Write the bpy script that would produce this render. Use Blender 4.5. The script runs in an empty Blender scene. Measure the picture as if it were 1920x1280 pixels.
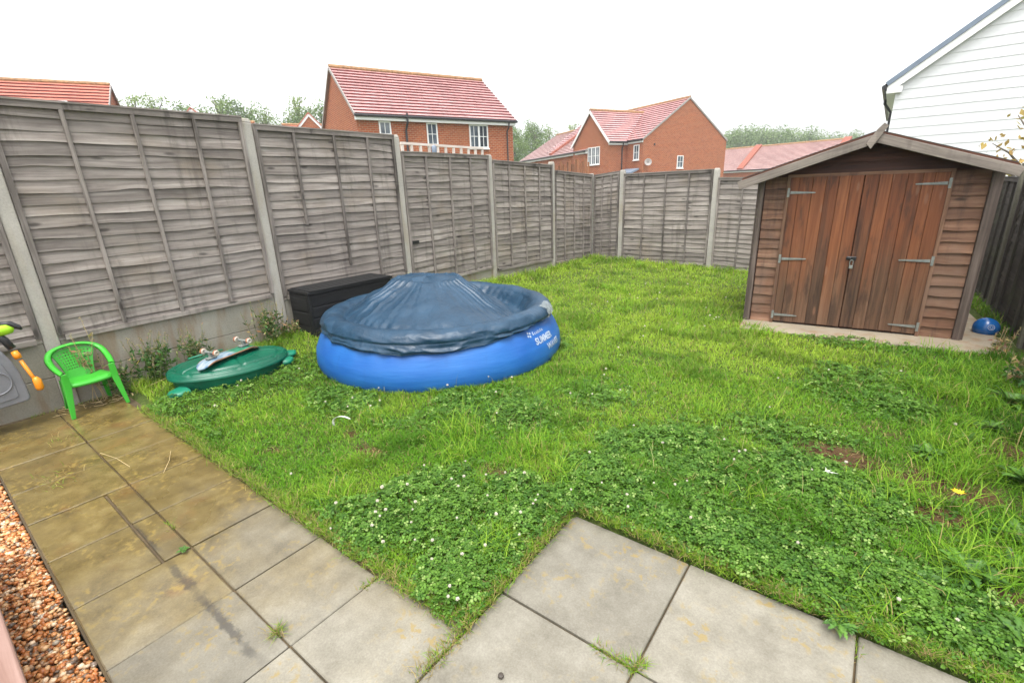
import bpy, bmesh, math, random
import numpy as np
from mathutils import Vector, Matrix
R = math.radians
random.seed(7)
rng = np.random.default_rng(11)
SC = bpy.context.scene
COL = SC.collection

# ------------------------------------------------------------------ camera
cd = bpy.data.cameras.new('camera')
cam = bpy.data.objects.new('camera', cd); COL.objects.link(cam)
cd.sensor_width = 36.0
cd.lens = 36.0 * 894.72 / 1920.0
cd.clip_start = 0.05; cd.clip_end = 2000
_pitch, _yaw, _roll = 0.3085085, 0.6584353, -0.0375768
_fw = Vector((-math.sin(_yaw)*math.cos(_pitch), math.cos(_yaw)*math.cos(_pitch), -math.sin(_pitch)))
_r0 = Vector((math.cos(_yaw), math.sin(_yaw), 0)); _u0 = _r0.cross(_fw)
_r = _r0*math.cos(_roll) + _u0*math.sin(_roll)
_u = -_r0*math.sin(_roll) + _u0*math.cos(_roll)
_m = Matrix((_r, _u, -_fw)).transposed().to_4x4()
_m.translation = Vector((0, 0, 1.62))
cam.matrix_world = _m
SC.camera = cam

# ------------------------------------------------------------------ sky, sun, exposure
SUN_EL, SUN_AZ = R(72), R(152)
W = bpy.data.worlds.new('World'); SC.world = W; W.use_nodes = True
nt = W.node_tree; nt.nodes.clear()
sky = nt.nodes.new('ShaderNodeTexSky'); sky.sky_type = 'NISHITA'; sky.sun_disc = False
sky.sun_elevation = SUN_EL; sky.sun_rotation = SUN_AZ
sky.air_density = 1.0; sky.dust_density = 4.0; sky.ozone_density = 1.0
hs = nt.nodes.new('ShaderNodeHueSaturation'); hs.inputs['Saturation'].default_value = 0.12
bg = nt.nodes.new('ShaderNodeBackground'); bg.inputs['Strength'].default_value = 0.15
wo = nt.nodes.new('ShaderNodeOutputWorld')
nt.links.new(sky.outputs[0], hs.inputs['Color']); nt.links.new(hs.outputs[0], bg.inputs['Color'])
nt.links.new(bg.outputs[0], wo.inputs['Surface'])
sl = bpy.data.lights.new('sun', 'SUN'); sl.energy = 0.6; sl.angle = R(30); sl.color = (1.0, 0.96, 0.9)
so = bpy.data.objects.new('sun', sl); COL.objects.link(so)
# Nishita: rotation is clockwise from +Y; lamp looks from the sun to the ground
_sd = Vector((math.sin(SUN_AZ)*math.cos(SUN_EL), math.cos(SUN_AZ)*math.cos(SUN_EL), math.sin(SUN_EL)))
so.rotation_euler = _sd.to_track_quat('Z', 'Y').to_euler()
SC.view_settings.view_transform = 'Standard'; SC.view_settings.look = 'None'
SC.view_settings.exposure = 1.62; SC.view_settings.gamma = 1.0
SC.cycles.max_bounces = 6; SC.cycles.diffuse_bounces = 3; SC.cycles.glossy_bounces = 2
SC.cycles.transparent_max_bounces = 6; SC.cycles.caustics_reflective = False; SC.cycles.caustics_refractive = False

# ------------------------------------------------------------------ helpers: nodes
class NT:
    def __init__(s, name):
        s.m = bpy.data.materials.new(name); s.m.use_nodes = True
        s.t = s.m.node_tree; s.t.nodes.clear()
        s.out = s.t.nodes.new('ShaderNodeOutputMaterial')
    def n(s, typ, props=None, **ins):
        nd = s.t.nodes.new('ShaderNode'+typ)
        for k, v in (props or {}).items(): setattr(nd, k, v)
        for k, v in ins.items():
            key = k.replace('_', ' ')
            if key.isdigit(): key = int(key)
            s.set(nd.inputs[key], v)
        return nd
    def set(s, sock, v):
        if hasattr(v, 'outputs'): v = v.outputs[0]
        if isinstance(v, bpy.types.NodeSocket): s.t.links.new(v, sock)
        else:
            if isinstance(v, tuple) and len(v) == 3 and sock.type == 'RGBA': v = v+(1,)
            sock.default_value = v
    def math(s, op, a, b=0.0, clamp=False):
        nd = s.t.nodes.new('ShaderNodeMath'); nd.operation = op; nd.use_clamp = clamp
        s.set(nd.inputs[0], a); s.set(nd.inputs[1], b); return nd
    def mix(s, fac, a, b, mode='MIX'):
        nd = s.t.nodes.new('ShaderNodeMix'); nd.data_type = 'RGBA'; nd.blend_type = mode
        s.set(nd.inputs[0], fac); s.set(nd.inputs[6], a); s.set(nd.inputs[7], b)
        return nd.outputs[2]
    def ramp(s, fac, stops):
        nd = s.t.nodes.new('ShaderNodeValToRGB'); cr = nd.color_ramp
        while len(cr.elements) < len(stops): cr.elements.new(0.5)
        for e, (p, c) in zip(cr.elements, stops):
            e.position = p; e.color = c+(1,) if len(c) == 3 else c
        s.set(nd.inputs[0], fac); return nd.outputs[0]
    def step(s, v, lo, hi):
        nd = s.t.nodes.new('ShaderNodeMapRange'); nd.interpolation_type = 'SMOOTHSTEP'
        s.set(nd.inputs[0], v); nd.inputs[1].default_value = lo; nd.inputs[2].default_value = hi
        return nd.outputs[0]
    def obj(s): return s.n('TexCoord').outputs['Object']
    def attr(s, name): return s.n('Attribute', {'attribute_name': name})
    def map(s, vec, scale, loc=(0, 0, 0)):
        return s.n('Mapping', Vector=vec, Scale=scale, Location=loc)
    def noise(s, vec, scale, detail=4.0, rough=0.55, dist=0.0):
        return s.n('TexNoise', Vector=vec, Scale=scale, Detail=detail, Roughness=rough, Distortion=dist).outputs[0]
    def bump(s, h, strength=0.3, dist=0.01):
        return s.n('Bump', Height=h, Strength=strength, Distance=dist)
    def principled(s, col, rough=0.6, normal=None, spec=0.5, **kw):
        p = s.n('BsdfPrincipled'); s.set(p.inputs['Base Color'], col); s.set(p.inputs['Roughness'], rough)
        s.set(p.inputs['Specular IOR Level'], spec)
        if normal is not None: s.set(p.inputs['Normal'], normal)
        for k, v in kw.items(): s.set(p.inputs[k.replace('_', ' ')], v)
        s.t.links.new(p.outputs[0], s.out.inputs[0]); return p

def m_plain(name, col, rough=0.5, var=0.15, scale=6.0, bump=0.0, spec=0.5, metal=0.0, fine=60.0):
    t = NT(name); o = t.obj()
    a = t.noise(o, scale, 5); b = t.noise(o, fine, 3)
    f = t.math('ADD', t.math('MULTIPLY', a, 0.7), t.math('MULTIPLY', b, 0.3))
    c = t.mix(t.step(f, 0.3, 0.7), tuple(x*(1-var) for x in col), tuple(min(1, x*(1+var)) for x in col))
    nm = t.bump(b, bump, 0.004) if bump else None
    rr = t.math('ADD', t.math('MULTIPLY', a, 0.25), rough-0.12)
    t.principled(c, rr, nm, spec, Metallic=metal); return t.m

def m_wood(name, dark, mid, light, rough=0.7, tone=0.5, green=None, redwash=None, knots=True, stain=None):
    t = NT(name); at = t.attr('gr'); sx = t.n('SeparateXYZ', Vector=at.outputs['Vector'])
    x, y, z = sx.outputs
    cv = t.n('CombineXYZ', X=t.math('ADD', t.math('MULTIPLY', x, 1.6), t.math('MULTIPLY', z, 71.0)),
             Y=t.math('MULTIPLY', y, 42.0), Z=t.math('MULTIPLY', z, 13.0))
    g = t.noise(cv, 1.0, 7, 0.62, 0.6)
    cv2 = t.n('CombineXYZ', X=t.math('ADD', t.math('MULTIPLY', x, 3.0), t.math('MULTIPLY', z, 31.0)),
              Y=t.math('MULTIPLY', y, 9.0), Z=t.math('MULTIPLY', z, 5.0))
    g2 = t.noise(cv2, 1.0, 4, 0.6)
    c = t.ramp(t.math('ADD', t.math('MULTIPLY', g, 0.65), t.math('MULTIPLY', g2, 0.35)),
               [(0.28, dark), (0.47, mid), (0.66, light)])
    fr = t.math('FRACT', t.math('MULTIPLY', z, 7.31))
    k = t.math('ADD', t.math('MULTIPLY', fr, tone), 1.0-tone*0.5)
    c = t.mix(1.0, c, t.n('CombineColor', Red=k, Green=k, Blue=k), 'MULTIPLY')
    if redwash:
        w = t.step(t.noise(t.map(t.obj(), (3, 3, 1.2)), 1.0, 4), 0.5, 0.7)
        c = t.mix(t.math('MULTIPLY', w, redwash[1]), c, redwash[0])
    if green:
        w = t.step(t.noise(t.map(t.obj(), (1.3, 1.3, 2.2)), 1.0, 5), 0.5, 0.72)
        c = t.mix(t.math('MULTIPLY', w, green[1]), c, green[0])
    if stain:
        w = t.step(t.noise(t.map(t.obj(), (7, 7, 0.8)), 1.0, 6, 0.65), 0.52, 0.7)
        c = t.mix(t.math('MULTIPLY', w, stain[1]), c, stain[0])
    if knots:
        cv3 = t.n('CombineXYZ', X=t.math('ADD', t.math('MULTIPLY', x, 2.6), t.math('MULTIPLY', z, 17.0)),
                  Y=t.math('MULTIPLY', y, 9.0), Z=t.math('MULTIPLY', z, 9.0))
        vo = t.n('TexVoronoi', Vector=cv3, Scale=1.0, Randomness=1.0)
        kn = t.step(vo.outputs['Distance'], 0.17, 0.06)
        c = t.mix(t.math('MULTIPLY', kn, 0.75), c, tuple(v*0.35 for v in dark))
    t.principled(c, t.math('ADD', t.math('MULTIPLY', g, 0.3), rough-0.15), t.bump(g, 0.35, 0.004), 0.35); return t.m

# ------------------------------------------------------------------ helpers: meshes
class MB:
    def __init__(s): s.v = []; s.f = []; s.g = []; s.mi = []; s.cur = 0
    def add(s, p, g=(0, 0, 0)):
        s.v.append(tuple(p)); s.g.append(tuple(g)); return len(s.v)-1
    def face(s, *i): s.f.append(tuple(i)); s.mi.append(s.cur)
    def quad(s, a, b, c, d, gs=None):
        gs = gs or [(0, 0, 0)]*4
        i = [s.add(p, g) for p, g in zip((a, b, c, d), gs)]; s.face(*i)
    def box(s, c, size, axis=0, tone=None, M=None, taper=1.0):
        """box centred at c; axis = grain direction; taper scales the top in x,y"""
        tone = random.random() if tone is None else tone
        hx, hy, hz = (q/2 for q in size); ids = []
        o1, o2 = [k for k in (0, 1, 2) if k != axis]
        for dz in (-1, 1):
            for dx, dy in ((-1, -1), (1, -1), (1, 1), (-1, 1)):
                tp = taper if dz > 0 else 1.0
                l = Vector((dx*hx*tp, dy*hy*tp, dz*hz))
                p = (M @ l if M is not None else l) + Vector(c)
                ids.append(s.add(p, (l[axis]+3, l[o1]+l[o2], tone)))
        a = ids
        for q in ((0, 3, 2, 1), (4, 5, 6, 7), (0, 1, 5, 4), (1, 2, 6, 5), (2, 3, 7, 6), (3, 0, 4, 7)):
            s.face(*[a[k] for k in q])
    def bar(s, p, q, w, h, up=(0, 0, 1), tone=None):
        """rectangular bar from p to q"""
        p = Vector(p); q = Vector(q); d = q-p; L = d.length; d.normalize()
        upv = Vector(up); sd = d.cross(upv)
        if sd.length < 1e-4: sd = d.cross(Vector((1, 0, 0)))
        sd.normalize(); u2 = sd.cross(d)
        M = Matrix((d, sd, u2)).transposed()
        s.box((p+q)/2, (L, w, h), 0, tone, M)
    def tube(s, pts, rad, n=8, cap=True, flat=1.0):
        pts = [Vector(p) for p in pts]
        if not hasattr(rad, '__len__'): rad = [rad]*len(pts)
        rings = []; prev = None; L = 0
        for i, p in enumerate(pts):
            d = (pts[min(i+1, len(pts)-1)]-pts[max(i-1, 0)]).normalized()
            if prev is None:
                a = d.cross(Vector((0, 0, 1)))
                if a.length < 1e-3: a = d.cross(Vector((1, 0, 0)))
            else: a = prev - d*prev.dot(d)
            a.normalize(); prev = a; b = d.cross(a)
            if i: L += (p-pts[i-1]).length
            rings.append([s.add(p+(a*math.cos(2*math.pi*k/n)+b*math.sin(2*math.pi*k/n)*flat)*rad[i], (L, k/n*0.1, 0.3)) for k in range(n)])
        for r0, r1 in zip(rings, rings[1:]):
            for k in range(n): s.face(r0[k], r0[(k+1) % n], r1[(k+1) % n], r1[k])
        if cap:
            s.face(*rings[0][::-1]); s.face(*rings[-1])
    def lathe(s, prof, n=24, c=(0, 0, 0), sx=1.0, sy=1.0, cap=True, fn=None):
        rings = []
        for (r, z) in prof:
            ring = []
            for k in range(n):
                a = 2*math.pi*k/n
                p = Vector((math.cos(a)*r*sx, math.sin(a)*r*sy, z))
                if fn: p = fn(p, a, r, z)
                ring.append(s.add(p+Vector(c), (a, z, 0.2)))
            rings.append(ring)
        for r0, r1 in zip(rings, rings[1:]):
            for k in range(n): s.face(r0[k], r0[(k+1) % n], r1[(k+1) % n], r1[k])
        if cap:
            s.face(*rings[0][::-1]); s.face(*rings[-1])
        return rings
    def grid(s, P, G=None, closed=False):
        n, m = len(P), len(P[0])
        I = [[s.add(P[i][j], G[i][j] if G else (0, 0, 0)) for j in range(m)] for i in range(n)]
        for i in range(n-1):
            for j in range(m if closed else m-1):
                s.face(I[i][j], I[i][(j+1) % m], I[i+1][(j+1) % m], I[i+1][j])
        return I
    def prism(s, poly, axis, lo, hi, tone=0.4):
        """extrude a 2-D polygon along axis (0: y,z polygon; 1: x,z; 2: x,y)"""
        def P(a, b, t): return ((t, a, b), (a, t, b), (a, b, t))[axis]
        A = [s.add(P(a, b, lo), (a, b, tone)) for a, b in poly]; B = [s.add(P(a, b, hi), (a, b, tone)) for a, b in poly]
        n = len(poly); s.face(*A[::-1]); s.face(*B)
        for k in range(n): s.face(A[k], A[(k+1) % n], B[(k+1) % n], B[k])
    def xf(s, M, start=0):
        for i in range(start, len(s.v)): s.v[i] = tuple(M @ Vector(s.v[i]))
        return s
    def build(s, name, mats, parent=None, smooth=False, bevel=0.0, seg=1, solid=0.0, sub=0, label=None, kind=None):
        me = bpy.data.meshes.new(name); off = Vector((0, 0, 0)); q = parent
        while q is not None: off += q.location; q = q.parent
        me.from_pydata([tuple(Vector(p)-off) for p in s.v], [], s.f)
        at = me.attributes.new('gr', 'FLOAT_VECTOR', 'POINT')
        at.data.foreach_set('vector', np.array(s.g, dtype=np.float32).ravel())
        mats = mats if isinstance(mats, (list, tuple)) else [mats]
        for m in mats: me.materials.append(m)
        if len(mats) > 1: me.polygons.foreach_set('material_index', s.mi)
        bm = bmesh.new(); bm.from_mesh(me); bmesh.ops.recalc_face_normals(bm, faces=bm.faces); bm.to_mesh(me); bm.free()
        if smooth: me.polygons.foreach_set('use_smooth', [True]*len(me.polygons))
        o = bpy.data.objects.new(name, me); COL.objects.link(o)
        if parent is not None: o.parent = parent
        if solid:
            md = o.modifiers.new('solid', 'SOLIDIFY'); md.thickness = solid; md.offset = 0
        if bevel:
            md = o.modifiers.new('bevel', 'BEVEL'); md.width = bevel; md.segments = seg; md.limit_method = 'ANGLE'
        if sub:
            md = o.modifiers.new('sub', 'SUBSURF'); md.levels = sub; md.render_levels = sub
        if label: o['label'] = label
        if kind: o['kind'] = kind
        return o

def thing(name, label, cat, loc=(0, 0, 0), group=None):
    o = bpy.data.objects.new(name, None); COL.objects.link(o); o.location = loc
    o.empty_display_size = 0.1
    o['label'] = label; o['category'] = cat
    if group: o['group'] = group
    return o
def tag(o, label, cat, group=None):
    o['label'] = label; o['category'] = cat
    if group: o['group'] = group
    return o
def stuff(o): o['kind'] = 'stuff'; return o
def structure(o): o['kind'] = 'structure'; return o
def dup(root, loc, rz=0.0, sc=1.0, label=None, group=None):
    r = root.copy(); COL.objects.link(r); r.location = loc; r.rotation_euler = (0, 0, rz)
    r.scale = (sc, sc, sc) if not hasattr(sc, '__len__') else sc
    if label: r['label'] = label
    if group: r['group'] = group
    for ch in list(root.children):
        c = ch.copy(); COL.objects.link(c); c.parent = r
        for g in list(ch.children):
            d = g.copy(); COL.objects.link(d); d.parent = c
    return r
def raw_mesh(name, co, tris, mat, col=None, smooth=False, parent=None):
    """fast triangle mesh from numpy arrays"""
    me = bpy.data.meshes.new(name); nv, nf = len(co), len(tris)
    me.vertices.add(nv); me.vertices.foreach_set('co', np.asarray(co, np.float32).ravel())
    me.loops.add(nf*3); me.loops.foreach_set('vertex_index', np.asarray(tris, np.int32).ravel())
    me.polygons.add(nf); me.polygons.foreach_set('loop_start', np.arange(0, nf*3, 3, dtype=np.int32))
    me.polygons.foreach_set('loop_total', np.full(nf, 3, np.int32))
    if smooth: me.polygons.foreach_set('use_smooth', np.ones(nf, bool))
    me.update(calc_edges=True)
    if col is not None:
        at = me.attributes.new('tint', 'FLOAT_COLOR', 'POINT')
        c4 = np.concatenate([np.asarray(col, np.float32), np.ones((nv, 1), np.float32)], 1)
        at.data.foreach_set('color', c4.ravel())
    me.materials.append(mat)
    o = bpy.data.objects.new(name, me); COL.objects.link(o)
    if parent is not None: o.parent = parent
    return o
# value noise on a lattice
_lat = rng.random((256, 256))
def vnoise(x, y, s, seed=0):
    x = np.asarray(x)*s+seed*17.3+100; y = np.asarray(y)*s+seed*9.7+100
    xi = np.floor(x).astype(int); yi = np.floor(y).astype(int); fx = x-xi; fy = y-yi
    fx = fx*fx*(3-2*fx); fy = fy*fy*(3-2*fy)
    g = lambda a, b: _lat[a % 256, b % 256]
    return (g(xi, yi)*(1-fx)+g(xi+1, yi)*fx)*(1-fy)+(g(xi, yi+1)*(1-fx)+g(xi+1, yi+1)*fx)*fy
def sstep(v, a, b):
    t = np.clip((np.asarray(v)-a)/(b-a), 0, 1); return t*t*(3-2*t)
SB = [(-0.03, 3.15, .26, .16, 1), (0.5, 3.08, .34, .2, 1.0), (-2.47, 1.6, .16, .09, .9), (0.75, 3.7, .3, .2, .9), (0.45, 2.75, .2, .12, .9), (-1.55, 1.85, .2, .1, .6), (0.62, 2.3, .18, .1, .8), (0.25, 3.6, .2, .12, .7), (-0.2, 2.9, .12, .1, .6), (-1.3, 1.95, .15, .07, .7), (-2.75, 1.68, .1, .06, .8), (0.9, 2.9, .2, .2, .9), (-3.0, 1.25, .2, .06, .6)]
def soil_mask(x, y):
    m = np.zeros_like(np.asarray(x, float))
    for (cx, cy, rx, ry, s) in SB: m = np.maximum(m, s*np.exp(-((x-cx)/rx)**2-((y-cy)/ry)**2))
    return sstep(m+0.4*(vnoise(x, y, 9.0, 31)-0.5), 0.3, 0.75)
def vn(x, y, s, seed=0): return float(vnoise(np.array([x]), np.array([y]), s, seed)[0])
def lawn_z(x, y):
    x = np.asarray(x, float); y = np.asarray(y, float)
    z = 0.015+0.03*sstep(y, 1.0, 3.0)-0.11*sstep(y, 6.0, 10.5)*sstep(x, -5.5, -1.5)
    z = z+0.09*sstep(-x, 4.2, 5.2)*sstep(y, 1.6, 3.0)*(1-sstep(y, 5.5, 8.5))
    z = z+0.035*(vnoise(x, y, 0.9, 1)-0.5)*sstep(y, 0.9, 2.2)
    return z

# ------------------------------------------------------------------ materials
FENCE_WOOD = m_wood('weathered_fence_wood', (0.092, 0.076, 0.066), (0.23, 0.201, 0.179), (0.37, 0.333, 0.299), 0.8, 0.5,
                    green=((0.21, 0.165, 0.11), 0.4), stain=((0.085, 0.071, 0.061), 0.55))
FENCE_DARK = m_wood('dark_fence_batten', (0.07, 0.058, 0.052), (0.17, 0.148, 0.132), (0.3, 0.265, 0.24), 0.8, 0.5, stain=((0.03, 0.025, 0.02), 0.85))
RIGHT_WOOD = m_wood('dark_fence_wood', (0.02, 0.016, 0.013), (0.05, 0.042, 0.035), (0.1, 0.087, 0.073), 0.75, 0.5, green=((0.07, 0.08, 0.04), 0.5))  # right-hand fence boards, much darker than the other fences
SHED_CLAD = m_wood('shed_cladding', (0.065, 0.03, 0.018), (0.175, 0.087, 0.05), (0.28, 0.165, 0.105), 0.7, 0.5, redwash=((0.19, 0.125, 0.09), 0.5), stain=((0.05, 0.03, 0.025), 0.55))
SHED_GABLE = m_wood('shed_gable_eave_shade', (0.025, 0.009, 0.005), (0.06, 0.021, 0.011), (0.1, 0.038, 0.02), 0.65, 0.4)  # brown darkened so the colour carries the shade under the eaves
SHED_TRIM = m_wood('shed_trim', (0.045, 0.033, 0.027), (0.1, 0.075, 0.062), (0.17, 0.13, 0.11), 0.75, 0.4, stain=((0.05, 0.035, 0.03), 0.5))
BARGE = m_wood('grey_bargeboard', (0.1, 0.083, 0.07), (0.2, 0.168, 0.142), (0.31, 0.265, 0.225), 0.75, 0.3, stain=((0.1, 0.08, 0.07), 0.45))
TIMBER = m_wood('pink_timber', (0.15, 0.08, 0.06), (0.23, 0.135, 0.105), (0.31, 0.2, 0.165), 0.6, 0.2)
TRELLIS = m_wood('pale_trellis', (0.45, 0.38, 0.33), (0.6, 0.53, 0.47), (0.7, 0.63, 0.57), 0.7, 0.2, knots=False)
BROWNF = m_wood('brown_boards', (0.09, 0.035, 0.02), (0.18, 0.075, 0.035), (0.28, 0.13, 0.065), 0.7, 0.8, knots=False)

def m_door():
    t = NT('shed_door_wood'); at = t.attr('gr'); sx = t.n('SeparateXYZ', Vector=at.outputs['Vector']); x, y, z = sx.outputs
    cv = t.n('CombineXYZ', X=t.math('ADD', t.math('MULTIPLY', x, 1.3), t.math('MULTIPLY', z, 71.0)), Y=t.math('MULTIPLY', y, 34.0), Z=t.math('MULTIPLY', z, 13.0))
    g = t.noise(cv, 1.0, 7, 0.6, 0.7)
    fr = t.math('FRACT', t.math('MULTIPLY', z, 7.31))
    warm = t.ramp(t.math('ADD', t.math('MULTIPLY', g, 0.75), t.math('ADD', t.math('MULTIPLY', fr, 0.17), 0.06)), [(0.25, (0.055, 0.016, 0.007)), (0.52, (0.17, 0.053, 0.018)), (0.8, (0.3, 0.11, 0.042))])
    grey = t.ramp(t.math('ADD', t.math('MULTIPLY', g, 0.75), t.math('MULTIPLY', fr, 0.25)), [(0.25, (0.038, 0.02, 0.012)), (0.52, (0.125, 0.065, 0.036)), (0.8, (0.22, 0.13, 0.08))])
    # weathering rises from the ground with a ragged edge, board by board
    hgt = t.math('ADD', x, t.math('MULTIPLY', t.math('SUBTRACT', t.noise(t.n('CombineXYZ', X=t.math('MULTIPLY', x, 1.5), Y=t.math('MULTIPLY', y, 12.0), Z=t.math('MULTIPLY', z, 40.0)), 1.0, 4), 0.5), 0.9))
    hgt = t.math('ADD', hgt, t.math('MULTIPLY', t.math('SUBTRACT', fr, 0.5), 0.4))
    c = t.mix(t.step(hgt, 2.35, 3.4), grey, warm)
    st = t.step(t.noise(t.n('CombineXYZ', X=t.math('MULTIPLY', x, 2.2), Y=t.math('MULTIPLY', y, 10.0), Z=t.math('MULTIPLY', z, 23.0)), 1.0, 5, 0.6), 0.53, 0.68)
    c = t.mix(t.math('MULTIPLY', st, 0.6), c, (0.026, 0.014, 0.01))
    vo = t.n('TexVoronoi', Vector=t.n('CombineXYZ', X=t.math('ADD', t.math('MULTIPLY', x, 2.4), t.math('MULTIPLY', z, 17.0)), Y=t.math('MULTIPLY', y, 9.0), Z=t.math('MULTIPLY', z, 9.0)), Scale=1.0)
    kn = t.step(vo.outputs['Distance'], 0.16, 0.07)
    c = t.mix(t.math('MULTIPLY', kn, 0.6), c, (0.24, 0.12, 0.07))
    t.principled(c, 0.6, t.bump(g, 0.35, 0.004), 0.4); return t.m
SHED_DOOR = m_door()

def m_concrete(name, base, algae, al=0.5, spots=True):
    t = NT(name); o = t.obj(); a = t.noise(o, 2.2, 6, 0.6); b = t.noise(o, 90.0, 3); e = t.noise(t.map(o, (5, 5, 1.0)), 1.3, 5, 0.6)
    c = t.ramp(t.math('ADD', t.math('MULTIPLY', a, 0.6), t.math('MULTIPLY', b, 0.4)), [(0.3, tuple(x*0.72 for x in base)), (0.5, base), (0.7, tuple(x*1.22 for x in base))])
    c = t.mix(t.math('MULTIPLY', t.step(e, 0.48, 0.68), al), c, algae)
    if spots:
        vo = t.n('TexVoronoi', Vector=o, Scale=55.0)
        c = t.mix(t.math('MULTIPLY', t.step(vo.outputs['Distance'], 0.22, 0.1), 0.35), c, tuple(x*0.5 for x in base))
    t.principled(c, 0.8, t.bump(b, 0.3, 0.003), 0.3); return t.m
POST_C = m_concrete('concrete_post', (0.39, 0.37, 0.33), (0.31, 0.24, 0.14), 0.35)
POST_D = m_concrete('dark_concrete_post', (0.12, 0.115, 0.085), (0.09, 0.09, 0.04), 0.6)  # darker concrete with greenish patches for the right-hand posts
GRAVELB_C = m_concrete('concrete_gravel_board', (0.29, 0.27, 0.225), (0.22, 0.14, 0.075), 0.6)

def m_patio():
    t = NT('wet_paving_slab'); o = t.obj(); sx = t.n('SeparateXYZ', Vector=o); X, Y, Z = sx.outputs
    at = t.attr('gr'); tone = t.n('SeparateXYZ', Vector=at.outputs['Vector']).outputs[2]
    big = t.noise(o, 1.7, 5, 0.6); med = t.noise(o, 7.0, 6, 0.65); fine = t.noise(o, 130.0, 4, 0.75); mid2 = t.noise(o, 28.0, 4, 0.6)
    grey = t.ramp(t.math('ADD', t.math('MULTIPLY', med, 0.55), t.math('MULTIPLY', fine, 0.45)), [(0.3, (0.118, 0.106, 0.078)), (0.52, (0.203, 0.187, 0.147)), (0.72, (0.285, 0.268, 0.22))])
    olive = t.ramp(t.math('ADD', t.math('MULTIPLY', med, 0.7), t.math('MULTIPLY', fine, 0.3)), [(0.3, (0.058, 0.04, 0.012)), (0.5, (0.13, 0.094, 0.03)), (0.72, (0.205, 0.16, 0.064))])
    # algae and rust colour on the damp slabs at the fence end
    w = t.math('ADD', t.math('MULTIPLY', X, -1.0), t.math('MULTIPLY', t.math('SUBTRACT', big, 0.5), 2.2))
    w = t.math('ADD', w, t.math('MULTIPLY', t.math('SUBTRACT', tone, 0.5), 0.3))
    c = t.mix(t.step(w, 1.2, 3.0), grey, olive)
    rust = t.step(t.noise(o, 3.1, 5, 0.6), 0.55, 0.75)
    c = t.mix(t.math('MULTIPLY', t.math('MULTIPLY', rust, t.step(w, 1.9, 2.5)), 0.5), c, (0.16, 0.072, 0.02))
    k = t.math('ADD', t.math('MULTIPLY', tone, 0.22), 0.89)
    c = t.mix(1.0, c, t.n('CombineColor', Red=k, Green=k, Blue=k), 'MULTIPLY')
    # yellow lichen dust, dense along joints and at the damp end
    lich = t.math('MULTIPLY', t.step(mid2, 0.52, 0.62), t.step(t.noise(o, 3.7, 3), 0.47, 0.62))
    c = t.mix(t.math('MULTIPLY', lich, 0.7), c, (0.24, 0.17, 0.045))
    # black dirt streak in the filled joint of the cut slabs
    d = t.math('ABSOLUTE', t.math('SUBTRACT', Y, t.math('ADD', 0.44, t.math('MULTIPLY', t.math('ADD', X, 2.9), 0.012))))
    d = t.math('ADD', d, t.math('MULTIPLY', t.math('SUBTRACT', t.noise(o, 16.0, 5, 0.7), 0.5), 0.09))
    ln = t.math('MULTIPLY', t.step(X, -2.98, -2.85), t.step(X, -1.5, -1.72))
    brk = t.step(t.noise(t.map(o, (5, 0.1, 1)), 1.0, 2), 0.36, 0.5)
    stn = t.math('MULTIPLY', t.math('MULTIPLY', t.step(d, 0.026, 0.004), ln), brk)
    c = t.mix(t.math('MULTIPLY', stn, 0.65), c, (0.025, 0.022, 0.022))
    # damp dark mottling
    dm = t.step(t.noise(o, 4.3, 6, 0.7), 0.5, 0.75)
    c = t.mix(t.math('MULTIPLY', dm, 0.3), c, (0.07, 0.06, 0.042))
    wet = t.step(t.noise(o, 1.3, 4), 0.4, 0.62)
    rough = t.math('SUBTRACT', 0.62, t.math('MULTIPLY', wet, 0.3))
    rough = t.math('SUBTRACT', rough, t.math('MULTIPLY', t.step(w, 2.2, 3.6), 0.2))
    h = t.math('ADD', t.math('MULTIPLY', fine, 0.6), t.math('MULTIPLY', med, 0.8))
    t.principled(c, rough, t.bump(h, 0.35, 0.004), 0.5); return t.m
PATIO = m_patio()

def m_tint(name, rough=0.5, trans=0.35, spec=0.3):
    t = NT(name); at = t.attr('tint')
    p = t.n('BsdfPrincipled'); t.set(p.inputs['Base Color'], at.outputs['Color']); p.inputs['Roughness'].default_value = rough
    p.inputs['Specular IOR Level'].default_value = spec
    tr = t.n('BsdfTranslucent'); t.set(tr.inputs['Color'], at.outputs['Color'])
    mx = t.n('MixShader'); mx.inputs[0].default_value = trans
    t.t.links.new(p.outputs[0], mx.inputs[1]); t.t.links.new(tr.outputs[0], mx.inputs[2]); t.t.links.new(mx.outputs[0], t.out.inputs[0])
    return t.m
GRASS = m_tint('grass_blade', 0.55, 0.38, 0.15); CLOVER = m_tint('clover_leaf', 0.5, 0.3, 0.22)
LEAF = m_tint('tree_leaf', 0.6, 0.3, 0.2); WEED = m_tint('weed_leaf', 0.45, 0.25, 0.4); STONE = m_tint('wet_pebble', 0.3, 0.0, 0.5)
SOIL = m_plain('soil', (0.085, 0.06, 0.03), 0.9, 0.4, 3.0, 0.5)

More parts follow.
